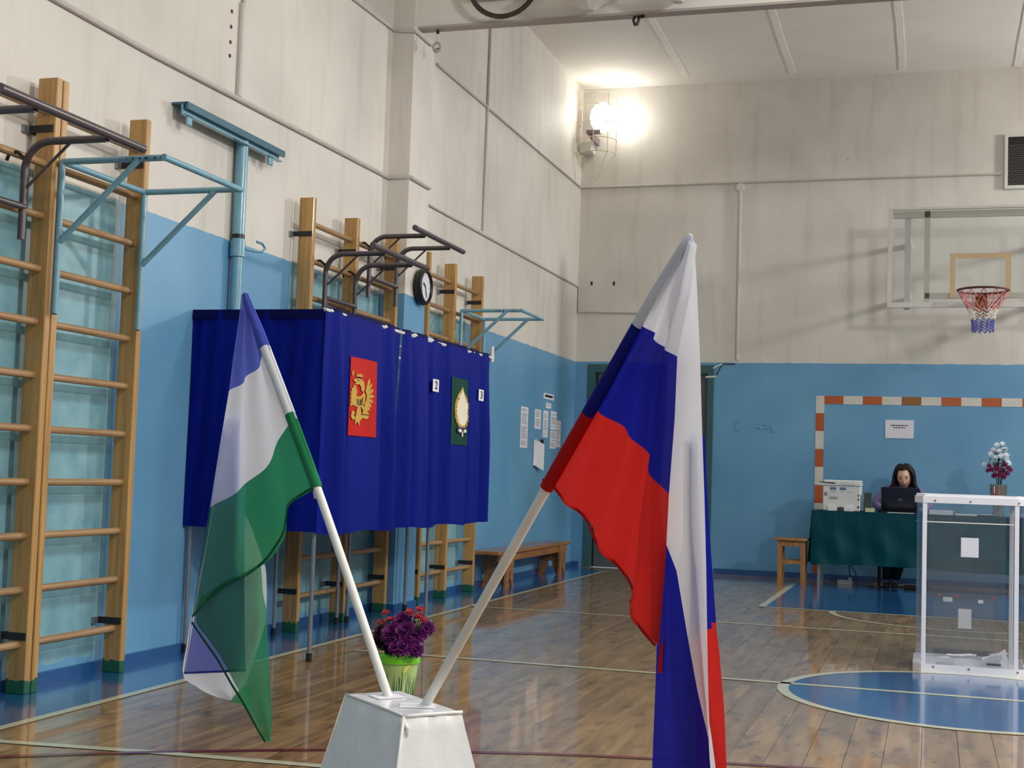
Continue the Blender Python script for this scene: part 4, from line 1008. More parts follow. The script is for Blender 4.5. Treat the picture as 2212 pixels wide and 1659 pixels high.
# head: shaped sphere, tilted down
def head_pt(p):
    x, y, z = p                                                     # unit-ish coordinates: x right, y back, z up
    R = Matrix.Rotation(math.radians(20), 3, 'X') @ Matrix.Rotation(math.radians(-6), 3, 'Y')
    v = R @ Vector((x, y, z)); return (hx+v.x, hy+v.y, hz+v.z)
def head_mesh(b):
    nu, nv = 28, 22; vs = []; fs = []
    for i in range(nv+1):
        th = PI*i/nv; z = math.cos(th)
        for j in range(nu):
            ph = 2*PI*j/nu; s = math.sin(th); x = s*math.cos(ph); y = s*math.sin(ph)
            w_ = .076*(1-.30*max(0, -z)**1.5); f = .095
            X, Y, Z = x*w_, y*f, z*.118
            if y < 0:                                               # face side
                Y = y*.088*(1-.12*max(0, -z))
                if abs(X) < .018 and -.045 < Z < .015: Y -= .020*(1-abs(X)/.018)*(1-abs((Z+.02)/.035))**.7 if abs((Z+.02)/.035) < 1 else 0
                for ex in (-.029, .029):
                    d = ((X-ex)**2+(Z-.012)**2)**.5
                    if d < .022: Y += .007*(1-d/.022)
                d = (X**2/2+(Z+.062)**2)**.5
                if d < .016: Y -= .004*(1-d/.016)
            vs.append(head_pt((X, Y, Z)))
    for i in range(nv):
        for j in range(nu): fs.append((i*nu+j, (i+1)*nu+j, (i+1)*nu+(j+1) % nu, i*nu+(j+1) % nu))
    b.add(vs, fs)
part('head', 'skin', pe, head_mesh, smooth='all')
hd = [o for o in pe.children if o.name.startswith('head')][0]
def blob(name, mat, c, r):
    def f(b):
        vs = []; fs = []; nu, nv = 12, 8
        for i in range(nv+1):
            for j in range(nu):
                th = PI*i/nv; ph = 2*PI*j/nu; vs.append(head_pt((c[0]+r[0]*math.sin(th)*math.cos(ph), c[1]+r[1]*math.sin(th)*math.sin(ph), c[2]+r[2]*math.cos(th))))
        for i in range(nv):
            for j in range(nu): fs.append((i*nu+j, (i+1)*nu+j, (i+1)*nu+(j+1) % nu, i*nu+(j+1) % nu))
        b.add(vs, fs)
    part(name, mat, hd, f, smooth='all')
for s in (-1, 1):
    blob('eye', 'eye', (s*.028, -.077, .010), (.014, .008, .0045)); blob('eyebrow', 'brow', (s*.029, -.080, .030), (.017, .006, .0035)); blob('ear', 'skin', (s*.075, .005, 0), (.010, .018, .028))
blob('mouth', 'lips', (0, -.078, -.062), (.018, .008, .006)); blob('nose', 'skin', (0, -.092, -.026), (.012, .013, .015))
# hands on the keyboard
for s, (hx_, hy_) in ((-1, (-.42, 14.23)), (1, (-.17, 14.23))):
    vs_ = [(hx_, hy_+.02, .795), (hx_+(-s)*.012, hy_-.03, .80)]; ed = [(0, 1)]; ra = [(.028, .016), (.034, .014)]
    for k in range(4):
        o = len(vs_); dx = (-.024+.016*k); vs_ += [(hx_-s*.012+dx, hy_-.065, .806-.001*k), (hx_-s*.012+dx*1.1, hy_-.095+.005*abs(k-1.5), .792)]
        ed += [(1, o), (o, o+1)]; ra += [.0085, .007]
    o = len(vs_); vs_ += [(hx_-s*.045, hy_-.02, .795), (hx_-s*.055, hy_-.045, .789)]; ed += [(0, o), (o, o+1)]; ra += [.010, .008]
    skin_mesh('hand', vs_, ed, ra, 'skin', pe, 1)
# hair: cap and long locks
def cap(b):
    nu, nv = 30, 14; vs = []; fs = []
    for i in range(nv+1):
        th = math.radians(118)*i/nv
        for j in range(nu+1):
            ph = math.radians(-38+256*j/nu)
            lift = 1.0
            s = math.sin(th); x = s*math.cos(ph)*.088; y = s*math.sin(ph)*.106+.006; z = math.cos(th)*.128+.004
            if math.sin(ph) < 0: y = s*math.sin(ph)*.098
            vs.append(head_pt((x+random.uniform(-.001, .001), y, z)))
    for i in range(nv):
        for j in range(nu): fs.append((i*(nu+1)+j, (i+1)*(nu+1)+j, (i+1)*(nu+1)+j+1, i*(nu+1)+j+1))
    b.add(vs, fs)
def cap_top(b):                                                     # front hair line over the forehead
    nu, nv = 20, 6; vs = []; fs = []
    for i in range(nv+1):
        for j in range(nu+1):
            ph = math.radians(-145+112*j/nu); th = math.radians(44)*i/nv
            vs.append(head_pt((math.sin(th)*math.cos(ph)*.088, math.sin(th)*math.sin(ph)*.100, math.cos(th)*.128+.004)))
    for i in range(nv):
        for j in range(nu): fs.append((i*(nu+1)+j, (i+1)*(nu+1)+j, (i+1)*(nu+1)+j+1, i*(nu+1)+j+1))
    b.add(vs, fs)
hr = MB(); cap(hr); cap_top(hr); hr = hr.build('hair', 'hair', pe, 'all', label='long dark brown hair parted in the middle')
rnd = random.Random(3)
for s in (-1, 1):
    for k in range(13):
        a = head_pt((s*.012, -.030+.008*k, .121)); a1 = head_pt((s*.056, -.040+.010*k, .099)); b0 = head_pt((s*.092, -.030+.010*k, .02)); j_ = rnd.uniform(-.012, .012)
        ex = .142+.006*rnd.random()
        pts = [a, a1, b0, (hx+s*(.098+.010*rnd.random()), hy-.035+.013*k, 1.04), (hx+s*(ex-.012)+j_, hy-.035+.014*k, .98), (hx+s*(ex-.004)+j_, hy-.03+.013*k, .92), (hx+s*(ex-.03)+j_, hy-.03+.012*k, .865)]
        part('hair_lock', 'hair', hr, lambda b: b.tube(curve_pts(pts, 12), [.005, .009, .013, .016, .018, .018, .018, .017, .015, .012, .008, .003], 7), smooth='all')

for k in range(15):                                                # hair falling behind the neck and shoulders
    x_ = (k-7)/7
    pts = [head_pt((x_*.07, .075-.03*abs(x_), .03)), (hx+x_*.095, hy+.085-.04*abs(x_), 1.06), (hx+x_*.115, hy+.075-.05*abs(x_), 1.0), (hx+x_*.12, hy+.07-.06*abs(x_), .93)]
    part('hair_lock', 'hair', hr, lambda b: b.tube(curve_pts(pts, 8), [.016, .02, .021, .021, .02, .018, .014, .006], 7), smooth='all')

# ================================================================ BALLOT BOXES
bx = thing('ballot_box', (.207, 8.25, 0), 'tall clear ballot box with white lid and base standing on the blue circle', 'ballot box')
x0, x1, y0, y1 = -.078, .492, 8.0, 8.50; c = .045
def octo(z, g=0.0):
    return [(x0+c-g, y0-g, z), (x1-c+g, y0-g, z), (x1+g, y0+c-g, z), (x1+g, y1-c+g, z), (x1-c+g, y1+g, z), (x0+c-g, y1+g, z), (x0-g, y1-c+g, z), (x0-g, y0+c-g, z)]
def prism(b, z0, z1, g, g1=None):
    A = octo(z0, g); B_ = octo(z1, g if g1 is None else g1)
    b.add(A+B_, [tuple(range(8))[::-1], tuple(range(8, 16))]+[(i, (i+1) % 8, 8+(i+1) % 8, 8+i) for i in range(8)])
def ring(b, z0, z1, g, th):
    A = octo(z0, g); B_ = octo(z1, g); C_ = octo(z1, g-th); D = octo(z0, g-th)
    b.add(A+B_+C_+D, [(i, (i+1) % 8, 8+(i+1) % 8, 8+i) for i in range(8)]+[(8+i, 8+(i+1) % 8, 16+(i+1) % 8, 16+i) for i in range(8)]+[(16+i, 16+(i+1) % 8, 24+(i+1) % 8, 24+i) for i in range(8)])
part('base', 'white_plastic', bx, lambda b: (prism(b, .0, .012, .012), ring(b, .012, .048, .012, .006)))
part('lid', 'white_plastic', bx, lambda b: (ring(b, .938, .975, .012, .014), ring(b, .975, .988, .004, .04)))
part('lid_pane', 'acrylic', bx, lambda b: b.add(octo(.984, -.03), [tuple(range(8))]))
pa = octo(.02, 0); pb = octo(.945, 0)
for i in (0, 1, 2, 3, 4, 5, 6, 7):
    a, d = pa[i], pa[(i+1) % 8]; e_, f_ = pb[i], pb[(i+1) % 8]
    part('clear_panel', 'acrylic', bx, lambda b: b.add([a, d, f_, e_], [(0, 1, 2, 3)]))
for x, y in ((x0+c-.002, y0-.004), (x1-c+.002, y0-.004), (x1-c+.002, y1+.004), (x0+c-.002, y1+.004)):
    part('corner_strip', 'white_plastic', bx, lambda b: b.box((x-.012, y-.005, .01), (x+.012, y+.005, .965), bev=.002))
part('seam_band', 'net_white', bx, lambda b: b.box((x0+.03, y0-.003, .830), (x1-.03, y0-.0005, .836)).box((x0-.001, y0+.04, .832), (x0+.001, y0+.06, .838)))
for x in (.02, .207, .46):
    for z in (.035, .952): part('screw', 'steel', bx, lambda b: b.lathe([(0, 0), (.006, 0), (.005, -.004), (0, -.005)], (x, y0-.0125, z), 10, axis='Y'))
part('white_label', 'paper', bx, lambda b: b.box((.159, y0-.003, .645), (.252, y0-.001, .752)))
part('inner_baffle', 'acrylic2', bx, lambda b: b.box((x0+.05, y0+.16, .02), (x0+.052, y1-.12, .60)).box((x0+.06, y1-.10, .02), (x1-.08, y1-.098, .93)))
rb = random.Random(11)
for i in range(11):
    cxx = rb.uniform(.03, .38); cyy = rb.uniform(8.09, 8.40); a = rb.uniform(-.5, .5); l, w_ = .10, .074; z0 = .018+.0058*i
    tl = rb.uniform(-.05, .05)*(i/12)
    def fn(u, v): return (cxx+u*math.cos(a)-v*math.sin(a), cyy+u*math.sin(a)+v*math.cos(a), z0+tl*u*2+.004*math.sin(u*30)+.012)
    b = MB(); b.grid([[fn(-l/2+l*p/4, -w_/2+w_*q/3) for p in range(5)] for q in range(4)])
    b.build('ballot_paper', 'ballot', label='white ballot paper in the heap at the bottom of the tall clear ballot box', cat='ballot paper', group='ballot papers in the tall ballot box')
b = MB(); b.grid([[(x0+.02+.44*p/8, 8.02+.16*q/3, .024+.062*(q == 0)+.03*(q == 1)+.006*math.sin(p*1.7)+.03*(p > 6)) for p in range(9)] for q in range(4)])
b.build('ballot_sheet', 'ballot', smooth='all', label='long white sheet curling up along the front inside the ballot box', cat='ballot paper')
b = MB(); b.add([(.27, 8.05, .03), (.43, 8.04, .02), (.40, 8.10, .145), (.36, 8.11, .115), (.28, 8.12, .09)], [(0, 1, 2, 3, 4)])
p_ = b.build('folded_ballot', 'ballot', label='folded white ballot standing upright in the right of the ballot box', cat='ballot paper')
part('printed_line', 'print', p_, lambda b: b.box((.30, 8.038, .055), (.375, 8.041, .068)))
# small portable ballot box behind
sb = thing('portable_ballot_box', (.20, 9.0, 0), 'small clear portable ballot box with red seals, seen through the tall one', 'ballot box')
q = [(.016, 8.90), (.376, 8.90), (.376, 9.20), (.016, 9.20)]
for i in range(4):
    a, d = q[i], q[(i+1) % 4]
    part('clear_panel', 'acrylic2', sb, lambda b: b.add([(a[0], a[1], .004), (d[0], d[1], .004), (d[0], d[1], .34), (a[0], a[1], .34)], [(0, 1, 2, 3)]))
part('lid', 'acrylic2', sb, lambda b: b.box((.010, 8.895, .34), (.382, 9.205, .352)))
part('bottom', 'acrylic2', sb, lambda b: b.box((.016, 8.90, 0), (.376, 9.20, .004)))
part('white_label', 'paper', sb, lambda b: b.box((.165, 8.896, .165), (.242, 8.899, .285)))
for x in (.05, .155, .372): part('seal', 'seal', sb, lambda b: b.lathe([(0, 0), (.010, .003), (.010, .014), (0, .018)], (x, 8.905, .352), 8))
part('latch', 'white_plastic', sb, lambda b: b.box((.075, 8.888, .325), (.13, 8.896, .352)).box((.28, 8.89, .325), (.31, 8.896, .345)))

# ================================================================ FLAG STAND AND FLAGS
SM = Vector((-1.319, 3.41, 0)); an = math.radians(-30); FU = Vector((math.cos(an), math.sin(an), 0)); FN = Vector((-FU.y, FU.x, 0))
def FP(p): return tuple(SM + FU*p[0] + FN*p[2] + Vector((0, 0, p[1])))
su_, sw_ = Vector((.742, -.671, 0)), Vector((.671, .742, 0)); scn = Vector((-1.318, 3.38, 0))
def stand_ring(z, g=0):
    k = (.42-z)*.22; a, b_ = .176+k+g, .082+k+g; P = []
    for (s1, s2) in ((-1, -1), (1, -1), (1, 1), (-1, 1)):
        c0 = scn+su_*a*s1+sw_*b_*s2; P.append(tuple(c0+Vector((0, 0, z))))
    return P
def stand(b):
    zs = [0, .10, .2, .3, .38, .412, .42]; gs = [0, 0, 0, 0, 0, 0, -.006]
    rows = []
    for z, g in zip(zs, gs):
        P = stand_ring(z, g); r = []
        for i in range(4):
            A, B_ = Vector(P[i]), Vector(P[(i+1) % 4]); nrm = (B_-A).cross(Vector((0, 0, 1))).normalized()
            for k in range(8):
                t_ = k/8; q_ = A.lerp(B_, t_); w_ = .0035*math.sin(t_*17+z*21+i)*math.sin(PI*t_)+(.004*math.sin(z*60+t_*4) if k in (0,) else 0)
                r.append(tuple(q_+nrm*w_*(1 if z < .415 else .2)))
        rows.append(r+[r[0]])
    b.grid(rows); top = rows[-1][:-1]; c0 = (scn.x, scn.y, .419)
    o = len(b.v); b.v += top+[c0]; n = len(top)
    for i in range(n): b.f.append((o+i, o+(i+1) % n, o+n)); b.m.append(0)
st = thing('flag_stand', (scn.x, scn.y, 0), 'white oilcloth-covered tapered box holding the two flags', 'flag stand')
part('cover', 'oilcloth', st, stand, smooth=True)
T4 = stand_ring(.4195)
part('fold', 'oilcloth', st, lambda b: b.tube(curve_pts([T4[0], tuple((Vector(T4[0])+Vector(T4[1]))/2+Vector((0, 0, .001))), T4[1]], 12), .0035, 6).tube(curve_pts([T4[1], tuple((Vector(T4[1])+Vector(T4[2]))/2), T4[2]], 8), .005, 6).tube([stand_ring(z)[1] for z in (.418, .3, .15, .01)], [.005, .004, .003, .003], 6).tube([stand_ring(z)[0] for z in (.418, .3, .15, .01)], .0025, 6), smooth='all')
crn = Vector(T4[1])
part('crumpled_corner', 'oilcloth', st, lambda b: b.tube([tuple(crn+Vector((.0, -.002, -.01))), tuple(crn+Vector((.012, -.001, -.03))), tuple(crn+Vector((.008, -.002, -.055)))], [.003, .007, .002], 6).tube([tuple(crn+Vector((-.004, -.002, -.005))), tuple(crn+Vector((-.006, -.002, -.04)))], [.004, .002], 6), smooth='all')
def patch(c0, l, w_, a):
    A = Vector((c0[0], c0[1], .4205)); d = Vector((math.cos(a), math.sin(a), 0)); n = Vector((-d.y, d.x, 0))
    part('paper_patch', 'paper', st, lambda b: b.add([A-d*l-n*w_, A+d*l-n*w_, A+d*l+n*w_, A-d*l+n*w_, A-d*l-n*w_+Vector((0, 0, .0015)), A+d*l-n*w_+Vector((0, 0, .002)), A+d*l+n*w_+Vector((0, 0, .0015)), A-d*l+n*w_+Vector((0, 0, .003))], [(0, 1, 5, 4), (1, 2, 6, 5), (2, 3, 7, 6), (3, 0, 4, 7), (4, 5, 6, 7)]))
patch((-1.262, 3.345), .045, .032, .3); patch((-1.385, 3.44), .04, .03, .9)
# hand-measured cloth outlines: (along, height, offset) in metres in the plane of the poles
POLE_L = [(-0.078,0.421,0),(-0.445,0.964,0),(-0.886,1.563,0)]
POLE_R = [(0.079,0.419,0),(0.507,0.998,0),(0.928,1.557,0)]
RA = [[(0.93,1.558,0),(0.935,1.551,0),(0.942,1.541,0)],[(0.858,1.473,0),(0.877,1.464,0),(0.901,1.448,0),(0.923,1.428,0)],[(0.784,1.385,0),(0.818,1.36,0),(0.838,1.343,0),(0.85,1.324,0),(0.871,1.314,0),(0.893,1.297,0)],[(0.707,1.291,0),(0.742,1.255,0),(0.799,1.217,0),(0.855,1.185,0),(0.89,1.159,0)],[(0.627,1.193,0),(0.709,1.16,0),(0.785,1.113,0),(0.822,1.077,0),(0.828,1.051,0),(0.879,0.993,0)],[(0.562,1.103,0),(0.64,1.053,0),(0.731,0.976,0),(0.81,0.907,0),(0.874,0.834,0)],[(0.492,1.011,0),(0.524,1.001,0),(0.569,0.965,0),(0.636,0.929,0),(0.68,0.868,0),(0.754,0.817,0),(0.79,0.776,0),(0.792,0.725,0),(0.818,0.692,0),(0.862,0.66,0)]]
RB = [[(0.912,1.545,0.025),(0.912,1.545,0.025),(0.922,1.544,0.025)],[(0.887,1.475,0.025),(0.887,1.475,0.025),(0.933,1.471,0.025)],[(0.868,1.372,0.025),(0.868,1.372,0.025),(0.946,1.368,0.025)],[(0.858,1.3,0.025),(0.858,1.3,0.025),(0.953,1.296,0.025)],[(0.855,1.166,0.025),(0.855,1.166,0.025),(0.962,1.165,0.025)],[(0.84,0.99,0.025),(0.84,0.99,0.025),(0.975,0.995,0.025)],[(0.837,0.892,0.025),(0.859,0.894,0.025),(0.981,0.901,0.025)],[(0.836,0.823,0.025),(0.896,0.827,0.025),(0.985,0.834,0.025)],[(0.835,0.685,0.025),(0.928,0.695,0.025),(0.991,0.702,0.025)],[(0.833,0.562,0.025),(0.958,0.579,0.025),(0.997,0.584,0.025)],[(0.831,0.461,0.025),(0.989,0.486,0.025),(1.003,0.488,0.025)],[(0.83,0.403,0.025),(1.003,0.433,0.025),(1.007,0.434,0.025)],[(0.829,0.329,0.025),(1.016,0.365,0.025),(1.019,0.365,0.025)]]
RC = [[(0.915,1.126,0.05),(0.943,1.126,0.05)],[(0.92,0.943,0.05),(0.958,0.944,0.05)],[(0.924,0.836,0.05),(0.971,0.839,0.05)],[(0.927,0.728,0.05),(0.983,0.734,0.05)],[(0.928,0.7,0.05),(0.986,0.706,0.05)],[(0.929,0.658,0.05),(0.994,0.665,0.05)],[(0.933,0.531,0.05),(1.011,0.542,0.05)],[(0.937,0.413,0.05),(1.02,0.428,0.05)],[(0.939,0.346,0.05),(1.027,0.363,0.05)]]
RD = [(0.853,0.659,0.01),(0.848,0.625,0.01),(0.85,0.599,0.01)]
LA = [[(-0.875,1.568,0),(-0.886,1.57,0),(-0.894,1.566,0)],[(-0.821,1.504,0),(-0.865,1.485,0),(-0.908,1.47,0)],[(-0.768,1.436,0),(-0.845,1.403,0),(-0.929,1.363,0)],[(-0.725,1.382,0),(-0.761,1.378,0),(-0.769,1.352,0),(-0.847,1.303,0),(-0.945,1.26,0)],[(-0.645,1.274,0),(-0.701,1.247,0),(-0.776,1.206,0),(-0.877,1.141,0),(-0.984,1.097,0)],[(-0.565,1.171,0),(-0.601,1.159,0),(-0.659,1.095,0),(-0.754,1.005,0),(-0.901,0.937,0),(-1.028,0.887,0)],[(-0.495,1.073,0),(-0.56,1.038,0),(-0.652,0.952,0),(-0.799,0.848,0),(-1.065,0.723,0)],[(-0.434,0.97,0),(-0.505,0.946,0),(-0.582,0.909,0),(-0.593,0.858,0),(-0.605,0.823,0),(-0.639,0.787,0),(-0.701,0.734,0),(-0.804,0.683,0),(-0.957,0.629,0),(-1.111,0.526,0)]]
LB = [[(-1.108,0.593,0.015),(-0.755,0.73,0.015)],[(-1.136,0.515,0.015),(-0.727,0.635,0.015)],[(-1.053,0.465,0.015),(-0.702,0.587,0.015)],[(-0.966,0.415,0.015),(-0.678,0.479,0.015)],[(-0.875,0.349,0.015),(-0.663,0.412,0.015)],[(-0.804,0.302,0.015),(-0.65,0.317,0.015)],[(-0.72,0.238,0.015),(-0.643,0.257,0.015)],[(-0.672,0.205,0.015),(-0.654,0.205,0.015)]]
LC = [[(-1.007,1.18,0.03),(-0.893,1.18,0.03)],[(-1.059,0.985,0.03),(-0.877,0.989,0.03)],[(-1.11,0.753,0.03),(-0.859,0.768,0.03)],[(-1.147,0.574,0.03),(-0.845,0.601,0.03)],[(-1.193,0.334,0.03),(-0.827,0.389,0.03)]]
LD = [[(-1.082,1.03,0.045),(-0.855,0.816,0.045)],[(-1.145,0.755,0.045),(-0.796,0.748,0.045)],[(-1.18,0.646,0.045),(-0.761,0.7,0.045)],[(-1.212,0.506,0.045),(-0.747,0.596,0.045)],[(-1.229,0.428,0.045),(-0.754,0.526,0.045)],[(-1.243,0.322,0.045),(-0.831,0.367,0.045)],[(-1.163,0.301,0.045),(-0.86,0.338,0.045)],[(-1.076,0.287,0.045),(-0.893,0.314,0.045)],[(-0.948,0.283,0.045),(-0.932,0.284,0.045)]]
LE = [[(-0.949,0.292,0.055),(-0.831,0.344,0.055)],[(-0.953,0.279,0.055),(-0.817,0.268,0.055)]]
def pole(pts, r, label):
    A, B_ = Vector(FP(pts[0])), Vector(FP(pts[-1])); m_ = Vector(FP(pts[1])); d = (m_-A).normalized(); A = A - d*.02
    t = thing('flag', tuple(A), label, 'flag', 'flags in the white stand')
    part('pole', 'pole', t, lambda b: b.tube(curve_pts([tuple(A), tuple(m_), tuple(B_-(B_-m_).normalized()*.035)], 14), [r]*8+[r*(1-.06*k) for k in range(6)], 14), smooth=True)
    return t, A, B_, d
def sheet(rows_pts, nv, nu, ripple=.0, flip=1, per=2.5, ph=0):
    """rows (hoist->fly polylines) resampled to a smooth grid of flag-plane points"""
    R = [curve_pts(r, nv) for r in rows_pts]; cols = []
    for j in range(nv): cols.append(curve_pts([r[j] for r in R], nu))
    G = [[cols[j][i] for j in range(nv)] for i in range(nu)]
    for i in range(nu):
        for j in range(nv):
            s = j/(nv-1); p = G[i][j]
            p.z += ripple*math.sin(2*PI*(per*s)+ph+i*.05)*min(1, s*4)
    return G
def emit(G, mats, name, parent, th=0, label=None):
    b = MB(); b.grid([[FP(p) for p in r] for r in G], matf=mats); return b.build(name, None, parent, 'all', label=label)
def sub_sheet(rows_pts, seg, nv, ripple, per, ph=0):
    """like sheet but keeps the given key rows exactly; seg = rows inserted between keys"""
    R = [curve_pts(r, nv) for r in rows_pts]; n = len(R); G = []
    for k in range(n-1):
        for q in range(seg): G.append([R[k][j].lerp(R[k+1][j], q/seg) for j in range(nv)])
    G.append(R[-1]); G = [[p.copy() for p in r] for r in G]
    for i, r in enumerate(G):
        for j, p in enumerate(r):
            s = j/(nv-1); p.z += ripple*math.sin(2*PI*per*s+ph+.8*i/len(G))*min(1, s*5)
    return G
# tricolour on the right pole
fr_, A, B_, d = pole(POLE_R, .0125, 'large white, blue and red flag on the right pole')
G = sub_sheet(RA, 6, 40, .011, 3.2)
emit(G, lambda i, j: ('fl_white' if i < 12 else 'fl_blue' if i < 24 else 'fl_red'), 'hoist_cloth', fr_)
def strips(rows, bnd, n1, n2, m1, m2, ripple, per, z_bias=0):
    G = []
    keysL = curve_pts([r[0] for r in rows], 60); keysR = curve_pts([r[-1] for r in rows], 60)
    keysB = curve_pts([r[1] for r in rows], 60) if len(rows[0]) == 3 else None
    for k in range(60):
        if keysB: r = [keysL[k].lerp(keysB[k], q/n1) for q in range(n1)] + [keysB[k].lerp(keysR[k], q/n2) for q in range(n2+1)]
        else: r = [keysL[k].lerp(keysR[k], q/n1) for q in range(n1+1)]
        r = [p.copy() for p in r]
        for j, p in enumerate(r): p.z += ripple*math.sin(2*PI*per*j/(len(r)-1)+k*.04)*min(1, k/6) + .006*math.sin(k*.25)
        G.append(r)
    return G
def resample_rows(rows):
    """straight rows by height so the boundary points stay aligned"""
    out = []; N_ = 60; z0, z1 = rows[0][0][1], rows[-1][0][1]
    for k in range(N_):
        z = z0+(z1-z0)*k/(N_-1)
        for a, c_ in zip(rows[:-1], rows[1:]):
            if a[0][1] >= z >= c_[0][1]-1e-9:
                t_ = (a[0][1]-z)/max(1e-9, a[0][1]-c_[0][1]); out.append([Vector(p).lerp(Vector(q_), t_) for p, q_ in zip(a, c_)]); break
    return out
def lay(rows, n1, n2, ripple, per):
    G = []
    for k, r in enumerate(resample_rows(rows)):
        if len(r) == 3: q_ = [r[0].lerp(r[1], i/n1) for i in range(n1)]+[r[1].lerp(r[2], i/n2) for i in range(n2+1)]
        else: q_ = [r[0].lerp(r[1], i/n1) for i in range(n1+1)]
        for j, p in enumerate(q_): p.z += ripple*math.sin(2*PI*per*j/(len(q_)-1)+k*.03)*min(1, k/8)
        G.append(q_)
    return G
G = lay(RB, 12, 12, .010, 1.6)
emit(G, lambda i, j: 'fl_blue' if j < 12 else 'fl_white', 'hanging_cloth', fr_)
G = lay(RC, 6, 0, .004, 1)
emit(G, lambda i, j: 'fl_blue' if G[i][j].y > 0.685 + .05*(j/6) else 'fl_red', 'rear_fold', fr_)
b = MB(); b.grid([[FP((p[0]-.004-.001*q_, p[1], .030)) for q_, p in enumerate(RD)], [FP((p[0]+.012, p[1]+(.03 if q_ == 0 else 0), .034)) for q_, p in enumerate(RD)]]); b.build('hem_curl', 'fl_red', fr_, 'all')
def sleeve(t, hoist, off, r, mats, bounds):
    C_ = curve_pts([tuple(p) for p in hoist], 201)[::-1]            # from the tip down
    mid = Vector(hoist[1]); n_h = min(range(201), key=lambda i: (C_[i]-mid).length)
    for m_, (a, c_) in zip(mats, bounds):
        i0, i1 = int(n_h*a), int(n_h*c_); ids = [i0+round((i1-i0)*k/8) for k in range(9)]
        pts = [FP(C_[i]) for i in ids]; rr = [r*(.62+.38*min(1, i/22)) for i in ids]
        if a == 0: pts = [FP(C_[0]+(C_[0]-C_[3]).normalized()*.008)]+pts; rr = [r*.25]+rr
        part('sleeve', m_, t, lambda b: b.tube(pts, rr, 16, cap=(a == 0)), smooth=True)
def hem(t, rowp, w_, mat, dz=0):
    P = curve_pts(rowp, 40); b = MB(); r0_, r1_ = [], []
    for i, p in enumerate(P):
        tn = (P[min(i+1, 39)]-P[max(i-1, 0)]).normalized(); n = Vector((tn.y, -tn.x, 0))
        if n.y < 0: n = -n
        r0_.append(FP((p.x, p.y, p.z-.004+dz))); r1_.append(FP((p.x+n.x*w_, p.y+n.y*w_, p.z-.004+dz)))
    b.grid([r0_, r1_]); b.build('hem', mat, t, 'all')
hoist_R = [RA[0][0], RA[-1][0]]
sleeve(fr_, POLE_R, (0, 0), .0172, ['sl_white', 'sl_blue', 'sl_red'], [(0, .338), (.338, .69), (.69, 1.0)])
tq = Vector(FP(RA[-1][0])); 
part('tape', 'tape', fr_, lambda b: b.tube([tuple(tq+FU*.018+Vector((0, 0, -.002))), tuple(tq+FU*.002+Vector((0, 0, -.035)))], .007, 8))
hem(fr_, RA[-1], .008, 'sl_red')
# white-blue-green flag on the left pole
fl_, A, B_, d = pole(POLE_L, .0125, 'sheer blue, white and green flag on the left pole')
G = sub_sheet(LA, 6, 40, .008, 2.6, 1)
emit(G, lambda i, j: ('fb_blue' if i < 18 else 'fb_white' if i < 30 else 'fb_green'), 'hoist_cloth', fl_)
for nm, rows, m_, n_ in (('lower_fold', LB, 'fb_green', 10), ('blue_rear_fold', LC, 'fb_blue', 8), ('white_rear_fold', LD, 'fb_white', 10), ('green_rear_tip', LE, 'fb_green', 4)):
    Lc = curve_pts([r[0] for r in rows], 30); Rc = curve_pts([r[1] for r in rows], 30)
    G = [[Lc[k].lerp(Rc[k], q_/n_) for q_ in range(n_+1)] for k in range(30)]
    for k, r in enumerate(G):
        for j, p in enumerate(r): p.z += .008*math.sin(2*PI*1.3*j/n_+k*.1+1)
    emit(G, lambda i, j: m_, nm, fl_)
hem(fl_, LA[-1], .010, 'hem_green'); hem(fl_, [r[0] for r in LB[1:]], -.010, 'hem_green', -.002); hem(fl_, [LC[-1][0], LC[-1][1]], .007, 'hem_blue', -.002)
hem(fl_, [LC[k][0] for k in range(5)], .004, 'hem_blue', -.002)
sleeve(fl_, POLE_L, (0, 0), .0165, ['fb_sl_blue', 'fb_sl_white', 'fb_sl_green'], [(0, .30), (.30, .645), (.645, 1.0)])
tq = Vector(FP(LA[-1][0]))
part('tape', 'tape', fl_, lambda b: b.tube([tuple(tq-FU*.028+Vector((0, 0, -.008))), tuple(tq-FU*.018+Vector((0, 0, -.032)))], .0055, 8))

# ================================================================ FLOWER POT
PC = (-2.20, 5.58, 0)
pt = thing('flower_pot', PC, 'lime green bucket pot with printed grass on the floor behind the flag stand', 'flower pot')
part('bucket', 'pot', pt, lambda b: b.lathe([(0, 0), (.066, 0), (.088, .205), (.084, .205), (.062, .01)], PC, 28), smooth=True)
part('rim', 'pot_rim', pt, lambda b: b.lathe([(.087, .196), (.094, .196), (.096, .222), (.088, .224), (.084, .20)], PC, 28), smooth=True)
def blades(b, n, l0, l1, w_, a0, a1, zb):
    for i in range(n):
        a = math.radians(random.uniform(a0, a1)); l = random.uniform(l0, l1); da = random.uniform(-.25, .25)
        def P(h, o):
            hh = zb+h; r = .066+(.088-.066)*hh/.205+.0012; aa = a+da*h/.15+o/r; return (PC[0]+r*math.cos(aa), PC[1]+r*math.sin(aa), hh)
        b.add([P(0, -w_), P(0, w_), P(l*.5, w_*.8), P(l, 0), P(l*.5, -w_*.8)], [(0, 1, 2, 3, 4)])
part('printed_grass', 'blade', pt, lambda b: blades(b, 46, .08, .17, .0035, 180, 360, .01))
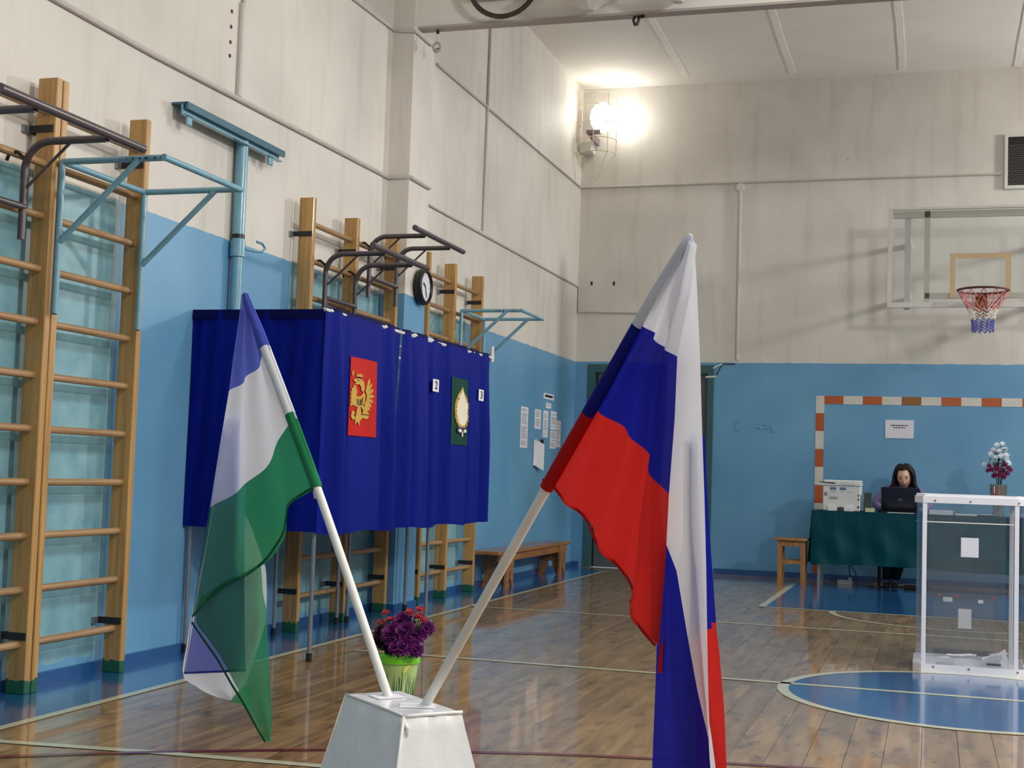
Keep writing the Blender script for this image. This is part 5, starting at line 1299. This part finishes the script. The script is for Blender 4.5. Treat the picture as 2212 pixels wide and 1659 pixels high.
part('printed_stems', 'blade_light', pt, lambda b: blades(b, 20, .10, .18, .0018, 230, 350, .01))
part('printed_bud', 'yellow', pt, lambda b: b.add([(PC[0]+.0905*math.cos(a_), PC[1]+.0905*math.sin(a_), z) for a_, z in ((-.95, .155), (-.80, .165), (-.62, .188), (-.66, .195), (-.88, .185), (-.98, .168))], [(0, 1, 2, 3, 4, 5)]))
fl2 = thing('chrysanthemums', (PC[0], PC[1], .19), 'bunch of deep purple and crimson chrysanthemums growing in the lime pot', 'flowers')
for (dx, dz, s, dy) in ((-.01, .09, .062, -.05), (.045, .10, .060, -.05), (.02, .145, .050, -.02), (.09, .09, .05, -.03), (.055, .045, .052, -.075), (.125, .12, .040, 0), (.10, .03, .040, -.06), (.02, .04, .045, -.08)):
    part('purple_flower', 'purple', fl2, lambda b: flower(b, (PC[0]+dx, PC[1]+dy, .225+dz), s, (dx*5, -1, .7), None, 30, 3))
for (dx, dz, s) in ((-.07, .09, .045), (-.05, .05, .045), (-.085, .05, .036), (-.03, .02, .03)):
    part('plum_flower', 'plum', fl2, lambda b: flower(b, (PC[0]+dx, PC[1]-.03, .225+dz), s, (dx*5, -1, .7), None, 22, 3))
for (dx, dz, s) in ((-.065, .175, .024), (-.035, .15, .022), (-.05, .145, .02), (-.01, .155, .022), (-.095, .13, .022), (-.075, .125, .02), (.05, .185, .026), (.07, .165, .022), (.095, .20, .024), (.10, .17, .022), (.115, .155, .02), (.02, .16, .02)):
    h = part('crimson_flower', 'crimson', fl2, lambda b: flower(b, (PC[0]+dx, PC[1]+random.uniform(-.02, .02), .225+dz), s, (dx*3, -.6, 1), None, 16, 2))
    part('stem', 'leaf', h, lambda b: b.tube([(PC[0]+dx, PC[1], .225+dz), (PC[0]+dx*.5, PC[1], .215)], .0022, 5))
part('foliage', 'leaf', fl2, lambda b: leaves(b, (PC[0]+.02, PC[1], .29), .085, .07, 140, .04), kind='stuff')
print('objects', len(bpy.data.objects), 'tris', sum(len(o.data.polygons)*2 for o in bpy.data.objects if o.type == 'MESH'))
